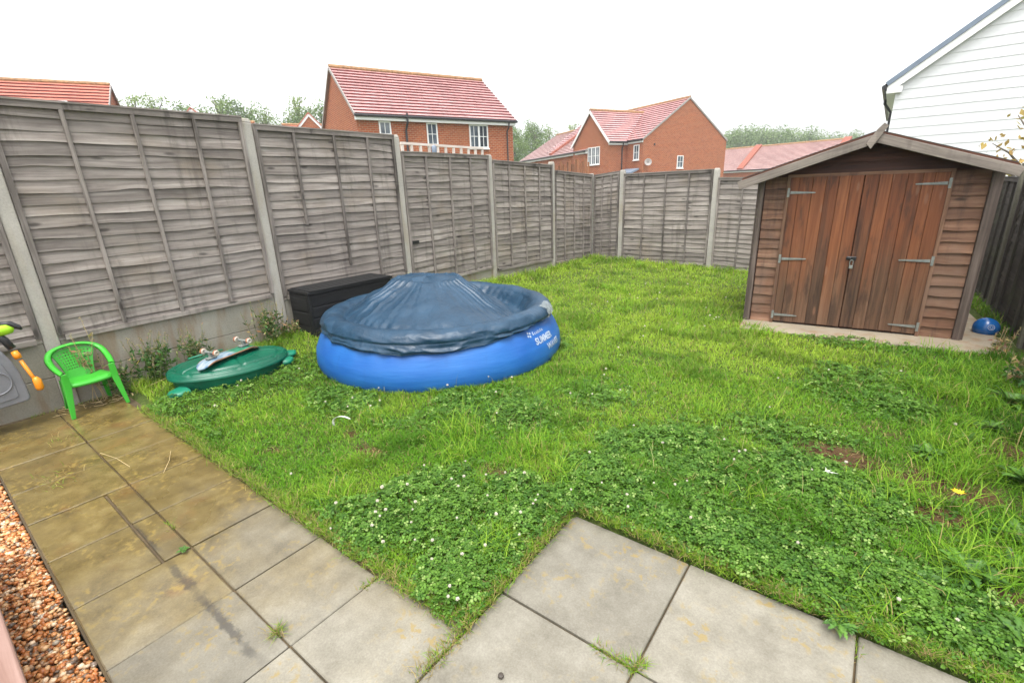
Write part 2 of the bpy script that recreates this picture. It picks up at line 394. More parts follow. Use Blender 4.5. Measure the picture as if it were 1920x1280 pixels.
def m_lawn():
    t = NT('lawn_soil_and_thatch'); o = t.obj(); a = t.noise(o, 1.4, 5, 0.6); b = t.noise(o, 40.0, 5, 0.7)
    thatch = t.ramp(b, [(0.3, (0.02, 0.035, 0.006)), (0.5, (0.055, 0.085, 0.015)), (0.7, (0.12, 0.14, 0.035))])
    soil = t.ramp(b, [(0.3, (0.04, 0.022, 0.01)), (0.6, (0.1, 0.055, 0.024)), (0.75, (0.17, 0.12, 0.05))])
    sm = t.n('SeparateXYZ', Vector=t.attr('gr').outputs['Vector']).outputs[0]
    c = t.mix(t.math('MAXIMUM', sm, t.math('MULTIPLY', t.step(a, 0.6, 0.75), 0.5)), thatch, soil)
    t.principled(c, 0.9, t.bump(b, 0.8, 0.02), 0.2); return t.m
LAWN = m_lawn()

def m_brick(name, c1, c2, c3, mortar):
    t = NT(name); at = t.attr('gr')
    b = t.n('TexBrick', {'offset': 0.5}, Vector=at.outputs['Vector'], Color1=c1, Color2=c2, Mortar=mortar, Scale=1.0)
    b.inputs['Brick Width'].default_value = 0.235; b.inputs['Row Height'].default_value = 0.085; b.inputs['Mortar Size'].default_value = 0.012
    b.inputs['Bias'].default_value = -0.2
    n = t.noise(t.map(at.outputs['Vector'], (4.5, 13.3, 1)), 1.0, 1); n2 = t.noise(t.obj(), 0.35, 4)
    c = t.mix(t.math('MULTIPLY', t.step(n, 0.55, 0.7), 0.6), b.outputs['Color'], c3)
    c = t.mix(t.math('MULTIPLY', t.step(n2, 0.45, 0.7), 0.4), c, (0.29, 0.115, 0.055))
    t.principled(c, 0.85, t.bump(b.outputs['Fac'], -0.3, 0.005), 0.25); return t.m
BRICK = m_brick('orange_brick', (0.37, 0.085, 0.028), (0.25, 0.048, 0.017), (0.19, 0.065, 0.04), (0.38, 0.24, 0.15))
def m_tile(name, base, rough):
    t = NT(name); o = t.obj(); at = t.attr('gr')
    n = t.noise(o, 0.6, 4); n2 = t.noise(t.map(at.outputs['Vector'], (4.0, 3.3, 1.0)), 1.0, 1)
    f = t.math('ADD', t.math('MULTIPLY', n, 0.5), t.math('MULTIPLY', n2, 0.5))
    c = t.mix(t.step(f, 0.35, 0.65), tuple(x*0.8 for x in base), tuple(x*1.2 for x in base))
    t.principled(c, rough, None, 0.6); return t.m
TILE = m_tile('wet_red_roof_tile', (0.5, 0.29, 0.28), 0.26)
RISER = m_plain('dark_red_tile_edge', (0.2, 0.045, 0.045), 0.6, 0.2)
TILE2 = m_tile('pink_roof_tile', (0.45, 0.32, 0.3), 0.3)
FIREW = m_plain('brick_firewall', (0.27, 0.085, 0.055), 0.8, 0.2)
RISER2 = m_plain('pale_red_tile_edge', (0.3, 0.12, 0.11), 0.6, 0.2)
TILE3 = m_tile('orange_roof_tile', (0.42, 0.13, 0.085), 0.5)
RIDGE_T = m_plain('ridge_tile_lichen', (0.3, 0.17, 0.08), 0.8, 0.4, 8.0)
VERGE = m_plain('grey_verge', (0.3, 0.27, 0.25), 0.6, 0.1)
WHITE = m_plain('white_upvc', (0.78, 0.78, 0.77), 0.35, 0.03)
CLAPB = m_plain('white_clapboard', (0.66, 0.67, 0.68), 0.55, 0.04, 1.5)
BLACKP = m_plain('black_gutter', (0.025, 0.025, 0.028), 0.35, 0.2)
SLATE = m_plain('grey_slate_edge', (0.16, 0.2, 0.26), 0.5, 0.12)
def m_glass():
    t = NT('window_glass'); n = t.noise(t.obj(), 1.1, 2)
    c = t.mix(t.step(n, 0.35, 0.65), (0.05, 0.065, 0.08), (0.16, 0.185, 0.21)); t.principled(c, 0.08, None, 0.5); return t.m
GLASS = m_glass()
DARKG = m_plain('dark_glass', (0.03, 0.035, 0.04), 0.1, 0.2, spec=0.8)
GREENP = m_plain('lime_green_plastic', (0.045, 0.38, 0.03), 0.4, 0.06, 4.0)
SANDG = m_plain('dark_green_plastic', (0.003, 0.09, 0.05), 0.3, 0.2, 5.0, 0.0, 0.4)
SANDL = m_plain('light_green_plastic', (0.006, 0.17, 0.095), 0.4, 0.12)
def m_vinyl():
    t = NT('blue_pool_vinyl'); o = t.obj(); a = t.noise(t.map(o, (1, 1, 2.5)), 1.6, 4, 0.55); w = t.noise(t.map(o, (1.2, 1.2, 9)), 2.6, 4, 0.6, 0.5); d = t.noise(t.map(o, (9, 9, 1.5)), 1.0, 5, 0.6)
    c = t.mix(t.step(a, 0.3, 0.7), (0.009, 0.085, 0.33), (0.017, 0.125, 0.39))
    c = t.mix(t.math('MULTIPLY', t.step(d, 0.56, 0.75), 0.22), c, (0.008, 0.045, 0.16))
    t.principled(c, 0.46, t.bump(w, 0.16, 0.03), 0.4); return t.m
POOLB = m_vinyl()
def m_cover():
    t = NT('slate_blue_cover'); o = t.obj(); a = t.noise(o, 4.0, 5, 0.6); b = t.noise(o, 300.0, 2)
    c = t.mix(t.step(a, 0.3, 0.7), (0.006, 0.03, 0.06), (0.016, 0.052, 0.096))
    wv = t.noise(t.map(o, (1, 1, 1)), 9.0, 4, 0.55, 0.4)
    t.principled(c, t.math('ADD', t.math('MULTIPLY', a, 0.3), 0.22), t.bump(t.math('ADD', wv, t.math('MULTIPLY', b, 0.05)), 0.5, 0.03), 0.45); return t.m
COVER = m_cover()
BLACKBOX = m_wood('black_plastic_woodgrain', (0.004, 0.004, 0.004), (0.008, 0.008, 0.008), (0.016, 0.016, 0.016), 0.65, 0.2, knots=False)
METAL = m_plain('galvanised_steel', (0.24, 0.255, 0.235), 0.5, 0.25, 20.0, 0.0, 0.5, 0.35)
BLACKM = m_plain('black_iron', (0.015, 0.015, 0.016), 0.4, 0.2)
FELT = m_plain('roof_felt', (0.05, 0.055, 0.05), 0.9, 0.3, 10.0, 0.4)
BLUEBALL = m_plain('blue_ball', (0.01, 0.1, 0.32), 0.22, 0.2, 8.0)
CREAM = m_plain('cream_print', (0.36, 0.43, 0.54), 0.5, 0.05)
GREYP = m_plain('grey_toy_plastic', (0.17, 0.175, 0.19), 0.5, 0.12)
ORANGEP = m_plain('orange_plastic', (0.75, 0.25, 0.01), 0.4, 0.08)
LIMEP = m_plain('lime_plastic', (0.35, 0.66, 0.02), 0.4, 0.08)
STRAW = m_plain('dry_straw', (0.5, 0.38, 0.2), 0.8, 0.25)
STEM = m_plain('plant_stem', (0.12, 0.17, 0.05), 0.7, 0.3)
BARK = m_plain('bark', (0.12, 0.1, 0.08), 0.9, 0.3, 4.0, 0.5)
PETAL = m_plain('clover_petal', (0.52, 0.48, 0.39), 0.7, 0.3, 200.0)
YELLOW = m_plain('yellow_petal', (0.8, 0.55, 0.01), 0.6, 0.1)
LITTER = m_plain('white_litter', (0.5, 0.53, 0.45), 0.6, 0.1)
PAD_C = m_concrete('shed_pad_concrete', (0.27, 0.23, 0.17), (0.22, 0.13, 0.06), 0.6, False)
GROUNDM = m_plain('far_ground', (0.1, 0.12, 0.06), 0.95, 0.3, 0.3)

# ------------------------------------------------------------------ ground and patio
g = MB(); g.quad((-420, -420, -0.32), (420, -420, -0.32), (420, 420, -0.32), (-420, 420, -0.32)); structure(g.build('ground', GROUNDM))
# lawn sheet
xs = np.linspace(-5.36, 1.25, 150); ys = np.linspace(0.5, 10.1, 240)
lw = MB(); zz = lawn_z(*np.meshgrid(xs, ys, indexing='ij'))
def lawn_edge_y(x): return 0.97 if x < -1.05 else 1.82
Pg = []; Gg = []
sm_ = soil_mask(*np.meshgrid(xs, ys, indexing='ij'))
for i, x in enumerate(xs):
    Pg.append([(x, y, (zz[i, j]-0.05*max(0.0, 1-(y-lawn_edge_y(x))/0.12)) if y > lawn_edge_y(x)+0.005 else -0.07) for j, y in enumerate(ys)])
    Gg.append([(float(sm_[i, j]), 0, 0) for j in range(len(ys))])
lw.grid(Pg, Gg); structure(lw.build('lawn', LAWN, smooth=True))
# bedding below the slabs
b = MB(); b.box((-2.0, 0.96, -0.044), (9.4, 1.73, 0.06)); b.box((-2.0, -0.9, -0.09), (9.4, 1.9, 0.06)); structure(b.build('soil', SOIL))
# paving slabs
pt = MB()
def slab(x0, x1, y0, y1):
    j = 0.004; t_ = random.random(); dz = random.uniform(-0.003, 0.003)
    x0 += j+random.uniform(-.001, .001); x1 -= j+random.uniform(-.001, .001); y0 += j; y1 -= j
    k = len(pt.v); pt.box(((x0+x1)/2, (y0+y1)/2, -0.022+dz), (x1-x0, y1-y0, 0.044), 0, t_)
    tx, ty = random.uniform(-.004, .004), random.uniform(-.004, .004)
    for q in range(k, len(pt.v)):
        a = pt.v[q]; pt.v[q] = (a[0], a[1], a[2]+tx*(a[0]-(x0+x1)/2)+ty*(a[1]-(y0+y1)/2))
x = -1.55
for k in range(9):
    x1 = x; x0 = max(x-0.4625, -5.3)
    if x1-x0 < 0.05: break
    slab(x0, x1, 0.555, 0.97)
    if k in (2, 3): slab(x0, x1, 0.10, 0.432); slab(x0, x1, 0.437, 0.555)
    else: slab(x0, x1, 0.10, 0.555)
    x = x0
slab(-1.55, -1.05, 0.555, 1.02); slab(-1.55, -1.05, 0.10, 0.555)
slab(-1.55, -1.05, -0.5, 0.10); slab(-1.55, -1.05, -1.1, -0.5)
for (x0, x1) in ((-1.05, -0.455), (-0.455, 0.16), (0.16, 0.77), (0.77, 1.2)):
    for (y0, y1) in ((1.22, 1.825), (0.62, 1.22), (0.02, 0.62), (-0.6, 0.02), (-1.2, -0.6), (-1.8, -1.2)): slab(x0, x1, y0, y1)
structure(pt.build('patio', PATIO, bevel=0.004))

# pebble strip beside the slabs
def pebbles():
    n = 15000
    px = rng.uniform(-4.4, -1.6, n); py = rng.uniform(-0.3, 0.088, n); pz = rng.uniform(-0.056, -0.012, n)
    ico = bmesh.new(); bmesh.ops.create_icosphere(ico, subdivisions=1, radius=1.0)
    bv = np.array([v.co[:] for v in ico.verts]); bf = np.array([[v.index for v in f.verts] for f in ico.faces]); ico.free()
    nb = len(bv); s = rng.uniform(0.006, 0.014, (n, 1))*rng.uniform(0.7, 1.25, (n, 3)); s[:, 2] *= 0.7
    jit = 1+rng.uniform(-0.22, 0.22, (n, nb, 3)); a = rng.uniform(0, 6.28, n)
    v = bv[None]*jit*s[:, None, :]
    ca, sa = np.cos(a)[:, None], np.sin(a)[:, None]
    vx = v[..., 0]*ca-v[..., 1]*sa; vy = v[..., 0]*sa+v[..., 1]*ca
    tl = rng.uniform(-.6, .6, n)[:, None]; vz = v[..., 2]*np.cos(tl)+vx*np.sin(tl)
    co = np.stack([vx+px[:, None], vy+py[:, None], vz+pz[:, None]], -1).reshape(-1, 3)
    tr = (bf[None]+(np.arange(n)*nb)[:, None, None]).reshape(-1, 3)
    pal = np.array([(0.36, 0.16, 0.06), (0.28, 0.11, 0.04), (0.5, 0.36, 0.22), (0.55, 0.48, 0.4), (0.12, 0.1, 0.09), (0.4, 0.22, 0.1), (0.22, 0.15, 0.1), (0.3, 0.3, 0.29)])
    c = np.array((1.35, 1.15, 0.9))*pal[rng.choice(8, n, p=[.22, .16, .15, .1, .09, .14, .09, .05])]*rng.uniform(0.75, 1.2, (n, 1))
    o = raw_mesh('gravel', co, tr, STONE, np.repeat(c, nb, 0), smooth=True); stuff(o)
pebbles()

tm = MB(); tm.box((-2.35, -0.13, 0.13), (1.5, 0.1, 0.34), 0, 0.35)
tm.box((-2.35, -0.13, 0.3), (1.54, 0.13, 0.03), 0, 0.6)
tag(tm.build('timber_edging', TIMBER, bevel=0.006, seg=2), 'pale pinkish timber edging board standing beside the pebble strip', 'edging')

# ------------------------------------------------------------------ fences of waney overlap panels, concrete posts, gravel boards
def fence_panel(parent, org, ud, out, L, z0, H, wood, batt, shear=0.0, rows=18, battens=None, gap=None, slit=None, bow=0.0):
    """org: lower left (x,y); ud: unit direction along; out: unit normal to the viewer"""
    ux, uy = ud; ox, oy = out
    def P(u, v, w): return (org[0]+ux*u+ox*w, org[1]+uy*u+oy*w, z0+v+shear*u)
    sl_ = MB(); nu = 22; sp = H/rows
    for r in range(rows):
        tone = random.random(); ph = random.uniform(0, 6.28); ph2 = random.uniform(0, 6.28); am = random.uniform(0.004, 0.012)
        kx = random.uniform(0.05, L-0.05); ka = random.uniform(-0.012, 0.014)
        top = []; bo = []; bi = []; tp = []
        for i in range(nu+1):
            u = L*i/nu
            wv = am*math.sin(ph+u*random.uniform(2.9, 3.1))+0.35*am*math.sin(ph2+u*9)+ka*math.exp(-((u-kx)/0.09)**2)+random.uniform(-.0012, .0012)
            vb = r*sp+wv-0.018+bow*math.sin(math.pi*u/L)*((r/rows)-0.3); vt = (r+1)*sp+0.012
            if r == 0: vb = max(vb, 0.0)
            if gap and gap[0] == r and gap[1] < u < gap[2]: vb += gap[3]
            bul = 0.004*math.sin(ph2+u*5)
            tp.append((P(u, vt, 0.002), (u, 0.1, tone))); top.append((P(u, (vb+vt)/2, 0.0115+bul), (u, 0.05, tone)))
            bo.append((P(u, vb, 0.0205+bul), (u, 0.0, tone))); bi.append((P(u, vb+0.002, 0.006+bul), (u, -0.012, tone)))
        rowsP = [[q[0] for q in rr] for rr in (tp, top, bo, bi)]; rowsG = [[q[1] for q in rr] for rr in (tp, top, bo, bi)]
        sl_.grid(rowsP, rowsG)
    # backing so no light leaks through except at a real gap
    if gap is None: sl_.quad(P(0, 0, -0.004), P(L, 0, -0.004), P(L, H, -0.004), P(0, H, -0.004), [(0, 0, .3), (L, 0, .3), (L, H, .3), (0, H, .3)])
    pan = sl_.build('fence_panel', wood, parent)
    Mx = Matrix(((ux, ox, 0), (uy, oy, 0), (0, 0, 1)))
    sh = Matrix(((1, 0, 0), (0, 1, 0), (shear, 0, 1)))
    def rail(u0, u1, v, w0, h, d, tone=None):
        m = MB(); m.box(P((u0+u1)/2, v, w0), (u1-u0, d, h), 0, tone, Mx @ sh); return m
    cap = rail(0, L, H-0.022, 0.03, 0.046, 0.03); cap.build('top_rail', batt, pan)
    cp = rail(0, L, H+0.008, 0.022, 0.014, 0.06); cp.build('capping', wood, pan)
    rail(0.04, L-0.04, 0.02, 0.034, 0.042, 0.024).build('bottom_rail', wood, pan)
    bl = battens if battens is not None else [(q*L, 0.04, H-0.045) for q in (0.245, 0.5, 0.755)]
    for (u, va, vb) in bl:
        m = MB(); le = random.uniform(-0.012, 0.012)
        m.box(P(u, (va+vb)/2, 0.033), (0.03, 0.024, vb-va), 2, None, Mx @ Matrix(((1, 0, le), (0, 1, 0), (0, 0, 1)))); m.build('batten', batt, pan, bevel=0.003)
    for u in (0.02, L-0.02):
        m = MB(); m.box(P(u, H/2, 0.032), (0.036, 0.026, H-0.09), 2, None, Mx); m.build('edge_batten', batt, pan)
    if slit:
        m = MB(); m.box(P(slit[0], slit[1], 0.028), (slit[2], 0.012, slit[3]), 0, 0.1, Mx); m.build('letter_slot', BLACKM, pan, bevel=0.002)
    return pan
def post(parent, x, y, z0, z1, ud, w=0.098, d=0.1):
    m = MB(); Mx = Matrix(((ud[0], -ud[1], 0), (ud[1], ud[0], 0), (0, 0, 1)))
    m.box((x, y, (z0+z1)/2-0.02), (w, d, z1-z0-0.04), 2, 0.4, Mx); m.box((x, y, z1-0.02), (w, d, 0.04), 2, 0.4, Mx, taper=0.8)
    return m.build('concrete_post', POST_C, parent, bevel=0.008, seg=2)
def gboard(parent, org, ud, out, L, z0, h, shear=0.0):
    m = MB(); Mx = Matrix(((ud[0], out[0], 0), (ud[1], out[1], 0), (0, 0, 1))) @ Matrix(((1, 0, 0), (0, 1, 0), (shear, 0, 1)))
    c = (org[0]+ud[0]*L/2-out[0]*0.012, org[1]+ud[1]*L/2-out[1]*0.012, z0+h/2+shear*L/2)
    m.box(c, (L, 0.05, h-0.004), 0, 0.5, Mx); return m.build('gravel_board', GRAVELB_C, parent, bevel=0.004)

XF = -5.345
lf = thing('fence', 'long weathered grey panel fence with concrete posts behind the green chair and pool', 'fence', (-5.33, 4.0, 0))
PY = [0.728+1.93*k for k in range(-1, 5)]             # far edge of each post
DL = (0, 1); OL = (1, 0)
tops = {0: 2.41, 1: 2.405, 2: 2.40, 3: 2.36, 4: 2.17, 5: 2.10}
for k, y in enumerate(PY): post(lf, XF-0.02, y-0.05, -0.3, tops[k], DL)
post(lf, XF-0.02, 10.04, -0.3, 1.885, DL)
spec = [(PY[0], PY[1]-0.1, 0.56, 1.83, 0.0), (PY[1], PY[2]-0.1, 0.555, 1.83, 0.008), (PY[2], PY[3]-0.1, 0.51, 1.83, 0.0),
        (PY[3], PY[4]-0.1, 0.315, 1.83, 0.0), (PY[4], PY[5]-0.1, 0.25, 1.83, -0.028), (PY[5], 9.99, 0.10, 1.83, -0.05)]
for k, (y0, y1, z0, H, sh) in enumerate(spec):
    L = y1-y0; kw = {}
    if k == 2:
        kw = dict(battens=[(0.235*L, 0.80, H-0.045), (0.51*L, 0.27, H-0.045), (0.765*L, 0.03, H-0.045)], bow=0.02)
    if k == 3: kw = dict(slit=(0.1, 0.63, 0.16, 0.045))
    fence_panel(lf, (XF, y0), DL, OL, L, z0, H, FENCE_WOOD, FENCE_DARK, sh, 20, **kw)
    gboard(lf, (XF, y0), DL, OL, L, z0-0.30, 0.30, sh); gboard(lf, (XF, y0), DL, OL, L, z0-0.60, 0.30, sh)

YB = 10.05
bf = thing('fence', 'back fence of grey overlap panels running from the far corner behind the shed', 'fence', (-2.0, YB, 0))
DB = (1, 0); OB = (0, -1)
bx = [-4.62, -2.69, -0.76, 1.17]
for x, zt in zip(bx, (1.925, 1.86, 1.8, 1.75)): post(bf, x, YB+0.02, -0.35, zt, DB)
for (x0, x1, z0, H, sh, bt) in ((-5.28, -4.67, 0.03, 1.81, 0.09, [(0.2, 0.04, 1.76), (0.42, 0.04, 1.76)]), (-4.57, -2.74, -0.0, 1.83, 0.003, None),
                            (-2.64, -0.81, -0.12, 1.8, -0.04, None), (-0.71, 1.12, -0.14, 1.78, 0.0, None)):
    fence_panel(bf, (x0, YB), DB, OB, x1-x0, z0, H, FENCE_WOOD, FENCE_DARK, sh, 20, battens=bt)
    gboard(bf, (x0, YB), DB, OB, x1-x0, z0-0.3, 0.3)

XR = 1.24
rf = thing('fence', 'dark fence with leaning posts in the shade to the right of the shed', 'fence', (XR, 6.0, 0))
DR = (0, 1); OR = (-1, 0)
for k, y in enumerate((4.3, 6.23, 8.16)):
    m = MB(); Mx = Matrix(((1, 0, 0), (0, 1, 0.0), (0, 0, 1)))
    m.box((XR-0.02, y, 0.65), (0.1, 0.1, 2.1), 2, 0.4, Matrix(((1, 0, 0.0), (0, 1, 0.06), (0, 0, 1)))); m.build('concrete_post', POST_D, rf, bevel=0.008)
for (y0, y1) in ((2.42, 4.25), (4.35, 6.18), (6.28, 8.11), (8.21, 10.0)):
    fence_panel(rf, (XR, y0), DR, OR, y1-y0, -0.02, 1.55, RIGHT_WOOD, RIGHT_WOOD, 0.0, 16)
    gboard(rf, (XR, y0), DR, OR, y1-y0, -0.3, 0.28)

# ------------------------------------------------------------------ shed
SX, SY, SZ, SA = -0.185, 6.045, 0.03, R(5.5)
shed = thing('garden_shed', 'brown wooden apex shed with double plank doors and grey bargeboards', 'shed', (SX, SY, SZ))
SM = Matrix.Translation((SX, SY, SZ)) @ Matrix.Rotation(SA, 4, 'Z')
def sb(m, name, mat, parent=shed, **k): return m.xf(SM).build(name, mat, parent, **k)
HW, SD_, EV, PK = 0.945, 1.83, 1.613, 1.93           # half width, depth, wall height at the eave, wall height at the peak
def wall_top(x): return EV+(PK-EV)*(1-abs(x)/HW)
# boarded shell: sides and back
m = MB()
for sx in (-1, 1):
    for k in range(15):
        z = 0.03+k*0.101
        m.box((sx*HW, SD_/2, z+0.055), (0.018, SD_-0.02, 0.115), 1, None, Matrix.Rotation(sx*0.1, 3, 'Y'))
m.prism([(-HW, 0.02), (HW, 0.02), (HW, EV), (0, PK), (-HW, EV)], 1, SD_-0.02, SD_)
sb(m, 'side_boards', SHED_CLAD)
m = MB(); m.box((0, SD_/2, 0.0), (2*HW-0.02, SD_, 0.05), 1); sb(m, 'floor', SHED_TRIM)
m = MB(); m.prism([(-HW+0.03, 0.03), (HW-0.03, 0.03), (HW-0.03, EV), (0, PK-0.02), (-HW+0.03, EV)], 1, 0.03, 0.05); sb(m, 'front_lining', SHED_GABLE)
DX0, DX1, DZ0, DZ1 = -0.665, 0.605, 0.06, 1.60
# cladding left and right of the doors
rows = 15; rp = 1.56/rows
for (x0, x1) in ((-HW+0.05, DX0-0.03), (DX1+0.03, HW-0.06)):
    m = MB()
    for k in range(rows):
        z0 = 0.035+k*rp; tone = random.random(); n = 8; bo = []; bi = []; tp = []; G = []
        wv = [random.uniform(-.003, .003) for _ in range(n+1)]
        for i in range(n+1):
            x = x0+(x1-x0)*i/n; w2 = wv[i]*0.5+0.003*math.sin(k*2.1+i*0.7)
            zt = min(z0+rp+0.012, wall_top(x)-0.01)
            tp.append((x, 0.014, zt)); bo.append((x, -0.006+0.001*math.sin(k+i*.4), z0+w2)); bi.append((x, 0.016, z0+w2+0.001))
            G.append(x+2)
        m.grid([tp, bo, bi], [[(g_, 0.1, tone) for g_ in G], [(g_, 0.0, tone) for g_ in G], [(g_, -0.02, tone) for g_ in G]])
    sb(m, 'cladding', SHED_CLAD)
# gable boards above the doors
m = MB(); z = DZ1+0.02
while z < PK:
    zt = min(z+0.105, PK)
    def hx(zz): return HW-0.02 if zz <= EV else (HW-0.02)*(PK-zz)/(PK-EV)
    tone = random.random()
    a0, a1 = hx(z), hx(zt)
    m.quad((-a0, -0.008, z), (a0, -0.008, z), (a1, 0.016, zt), (-a1, 0.016, zt), [(0, 0, tone), (2*a0, 0, tone), (2*a0, .1, tone), (0, .1, tone)])
    m.quad((-a0, 0.014, z+0.001), (a0, 0.014, z+0.001), (a0, -0.008, z), (-a0, -0.008, z), [(0, 0, tone)]*4)
    z = zt
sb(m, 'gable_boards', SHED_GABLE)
# door frame, corner posts
m = MB(); m.box((DX0-0.015, -0.006, 0.82), (0.03, 0.04, 1.58), 2); m.box((DX1+0.015, -0.006, 0.82), (0.03, 0.04, 1.58), 2)
m.box(((DX0+DX1)/2, -0.006, DZ1+0.012), (DX1-DX0+0.06, 0.045, 0.03), 0); sb(m, 'door_frame', SHED_CLAD)
for sx, w in ((-1, 0.045), (1, 0.06)):
    m = MB(); m.box((sx*(HW-w/2+0.005), -0.006, EV/2+0.02), (w, 0.045, EV-0.02), 2, 0.25); sb(m, 'corner_trim', SHED_TRIM, bevel=0.003)
    m = MB(); m.box((sx*(HW+0.016), 0.02, EV/2+0.02), (0.02, 0.05, EV-0.02), 2, 0.6); sb(m, 'corner_trim', SHED_TRIM)
# doors: planks with small gaps
def door(x0, x1, n, side):
    ws = [random.uniform(0.8, 1.25) for _ in range(n)]; tot = sum(ws); x = x0; m = MB()
    for w in ws:
        w = w/tot*(x1-x0); m.box((x+w/2, -0.014+random.uniform(-.0015, .0015), (DZ0+DZ1)/2+random.uniform(-.006, .004)), (w-0.0025, 0.016, DZ1-DZ0), 2, random.random()); x += w
    d = sb(m, 'door', SHED_DOOR, bevel=0.0025)
    hx = x0+0.005 if side < 0 else x1-0.005; dr = 1 if side < 0 else -1
    for z in (0.135, 0.76, 1.45) if side < 0 else (0.135, 0.79, 1.5):
        h = MB(); h.box((hx-dr*0.012, -0.029, z), (0.022, 0.005, 0.09), 2)
        L = 0.22+random.uniform(-.01, .02); tl = random.uniform(-0.03, 0.03)
        A = Matrix.Translation((hx+dr*0.005, -0.027, z)) @ Matrix.Rotation(tl, 4, 'Y'); k = len(h.v)
        h.prism([(0, -0.014), (dr*L, -0.006), (dr*(L+0.008), 0), (dr*L, 0.006), (0, 0.014)], 1, -0.004, 0.002); h.xf(A, k)
        for q in (0.05, 0.12, 0.19):
            k = len(h.v); h.lathe([(0.005, 0), (0.004, 0.003)], 6); h.xf(Matrix.Translation((hx+dr*q, -0.031, z)) @ Matrix.Rotation(R(90), 4, 'X'), k)
        sb(h, 'hinge', METAL, d)
    return d
XM = -0.035
dl = door(DX0, XM-0.003, 6, -1); dr_ = door(XM+0.003, DX1, 6, 1)
h = MB(); h.box((XM+0.005, -0.03, 0.79), (0.085, 0.012, 0.035), 0); h.box((XM-0.01, -0.04, 0.79), (0.03, 0.018, 0.026), 0); sb(h, 'hasp', BLACKM, dr_, bevel=0.004)
# roof sheets with felt, bargeboards, finial
ang = math.atan2(PK-EV, HW)
for sx in (-1, 1):
    m = MB(); L = 1.2; Mx = Matrix.Rotation(-sx*-ang, 3, 'Y')
    m = MB(); x0, z0 = 0, PK+0.03; xe = 1.11 if sx < 0 else 0.99; x1 = sx*xe; z1 = PK+0.03-math.tan(ang)*xe
    for (t0, t1, nm, mt) in ((0.0, 0.02, 'roof_sheet', SHED_GABLE), (0.021, 0.027, 'roof_felt', FELT)):
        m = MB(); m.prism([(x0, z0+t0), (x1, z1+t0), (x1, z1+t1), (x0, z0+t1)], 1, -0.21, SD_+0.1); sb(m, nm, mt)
    m = MB(); a = Vector((sx*0.0, -0.222, PK-0.012)); eL = 1.14 if sx < 0 else 1.02; e_ = Vector((sx*eL, -0.222, PK-0.012-math.tan(ang)*eL))
    m.bar(a, e_, 0.02, 0.082, up=(0, 0, 1), tone=0.3 if sx < 0 else 0.7); sb(m, 'bargeboard', BARGE, bevel=0.003)
m = MB(); m.prism([(-0.075, -0.055), (-0.03, -0.10), (0.055, 0.10), (0.018, 0.125), (-0.02, 0.07)], 1, -0.006, 0.006)
m.xf(Matrix.Translation((-0.005, -0.242, PK-0.01)) @ Matrix.Rotation(R(6), 4, 'Y')); sb(m, 'finial', BARGE, bevel=0.002)
# padlock hangs on the hasp
pl = MB(); pl.box((0, 0, -0.06), (0.034, 0.018, 0.034)); pd = pl.xf(Matrix.Translation((XM+0.012, -0.05, 0.765))).xf(SM)
lock = thing('padlock', 'small steel padlock hanging on the shed door hasp', 'padlock', SM @ Vector((XM+0.012, -0.05, 0.70)))
pd.build('lock_body', METAL, lock, bevel=0.005, seg=2)
pl = MB(); pl.tube([(-0.014, 0, -0.04), (-0.014, 0, -0.005), (-0.008, 0, 0.008), (0.008, 0, 0.008), (0.014, 0, -0.005), (0.014, 0, -0.04)], 0.0035, 6)
pl.xf(Matrix.Translation((XM+0.012, -0.05, 0.765))).xf(SM).build('shackle', METAL, lock)
# concrete pad
m = MB(); m.box((0.15, 0.74, -0.012), (2.24, 2.26, 0.1)); m.xf(SM); structure(m.build('concrete_pad', PAD_C, None, bevel=0.01))

# blue ball in the gap right of the shed
bl = MB(); n = 32
bl.lathe([(max(0.001, 0.105*math.sin(math.pi*i/16)), -0.105*math.cos(math.pi*i/16)) for i in range(17)], n)
ball = thing('ball', 'shiny dark blue ball in the gap between the shed and the fence', 'ball', (0.985, 6.55, 0.115))
bl.xf(Matrix.Translation((0.985, 6.55, 0.115))).build('ball_shell', BLUEBALL, ball, smooth=True)
pr = MB()
for k in range(2):
    rr = (0.026, 0.013)[k]; pts = []
    for i in range(13):
        a = i/12*2*math.pi; q = Vector((math.cos(a)*rr, -1, math.sin(a)*rr)); q = Vector((q.x, -math.sqrt(0.1062**2-q.x**2-q.z**2), q.z)); pts.append(q)
    pr.tube(pts, 0.003, 5)
pr.xf(Matrix.Translation((0.985, 6.55, 0.115)) @ Matrix.Rotation(R(14), 4, 'Z') @ Matrix.Rotation(R(-18), 4, 'X')).build('ring_print', CREAM, ball)

# ------------------------------------------------------------------ pool
PX, PYY, PZ = -3.55, 3.38, -0.005
pool = thing('inflatable_pool', 'blue round inflatable paddling pool on the grass under a dark cover', 'pool', (PX, PYY, PZ))
def pool_r(z):
    pts = [(-0.02, 1.17), (0.03, 1.215), (0.12, 1.245), (0.22, 1.235), (0.32, 1.19), (0.40, 1.14), (0.5, 1.06)]
    for (a, ra), (b, rb) in zip(pts, pts[1:]):
        if z <= b: t = (z-a)/(b-a); return ra+(rb-ra)*t
    return pts[-1][1]
def pool_p(a, z, extra=0.0):
    r = pool_r(z)+0.004*math.sin(a*16)*max(0, (0.3-z))*2+0.0035*math.sin(a*23+3*math.sin(a*5))*math.exp(-((z-0.33)/0.07)**2)
    r += 0.006*math.sin(a*3+1)+extra
    return Vector((PX+math.cos(a)*r, PYY+math.sin(a)*r, PZ+z))
m = MB(); zs = [-0.02, 0.0, 0.03, 0.07, 0.12, 0.17, 0.22, 0.26, 0.29, 0.32, 0.35, 0.38, 0.42, 0.46]
m.grid([[pool_p(2*math.pi*k/192, z) for k in range(192)] for z in zs], None, True)
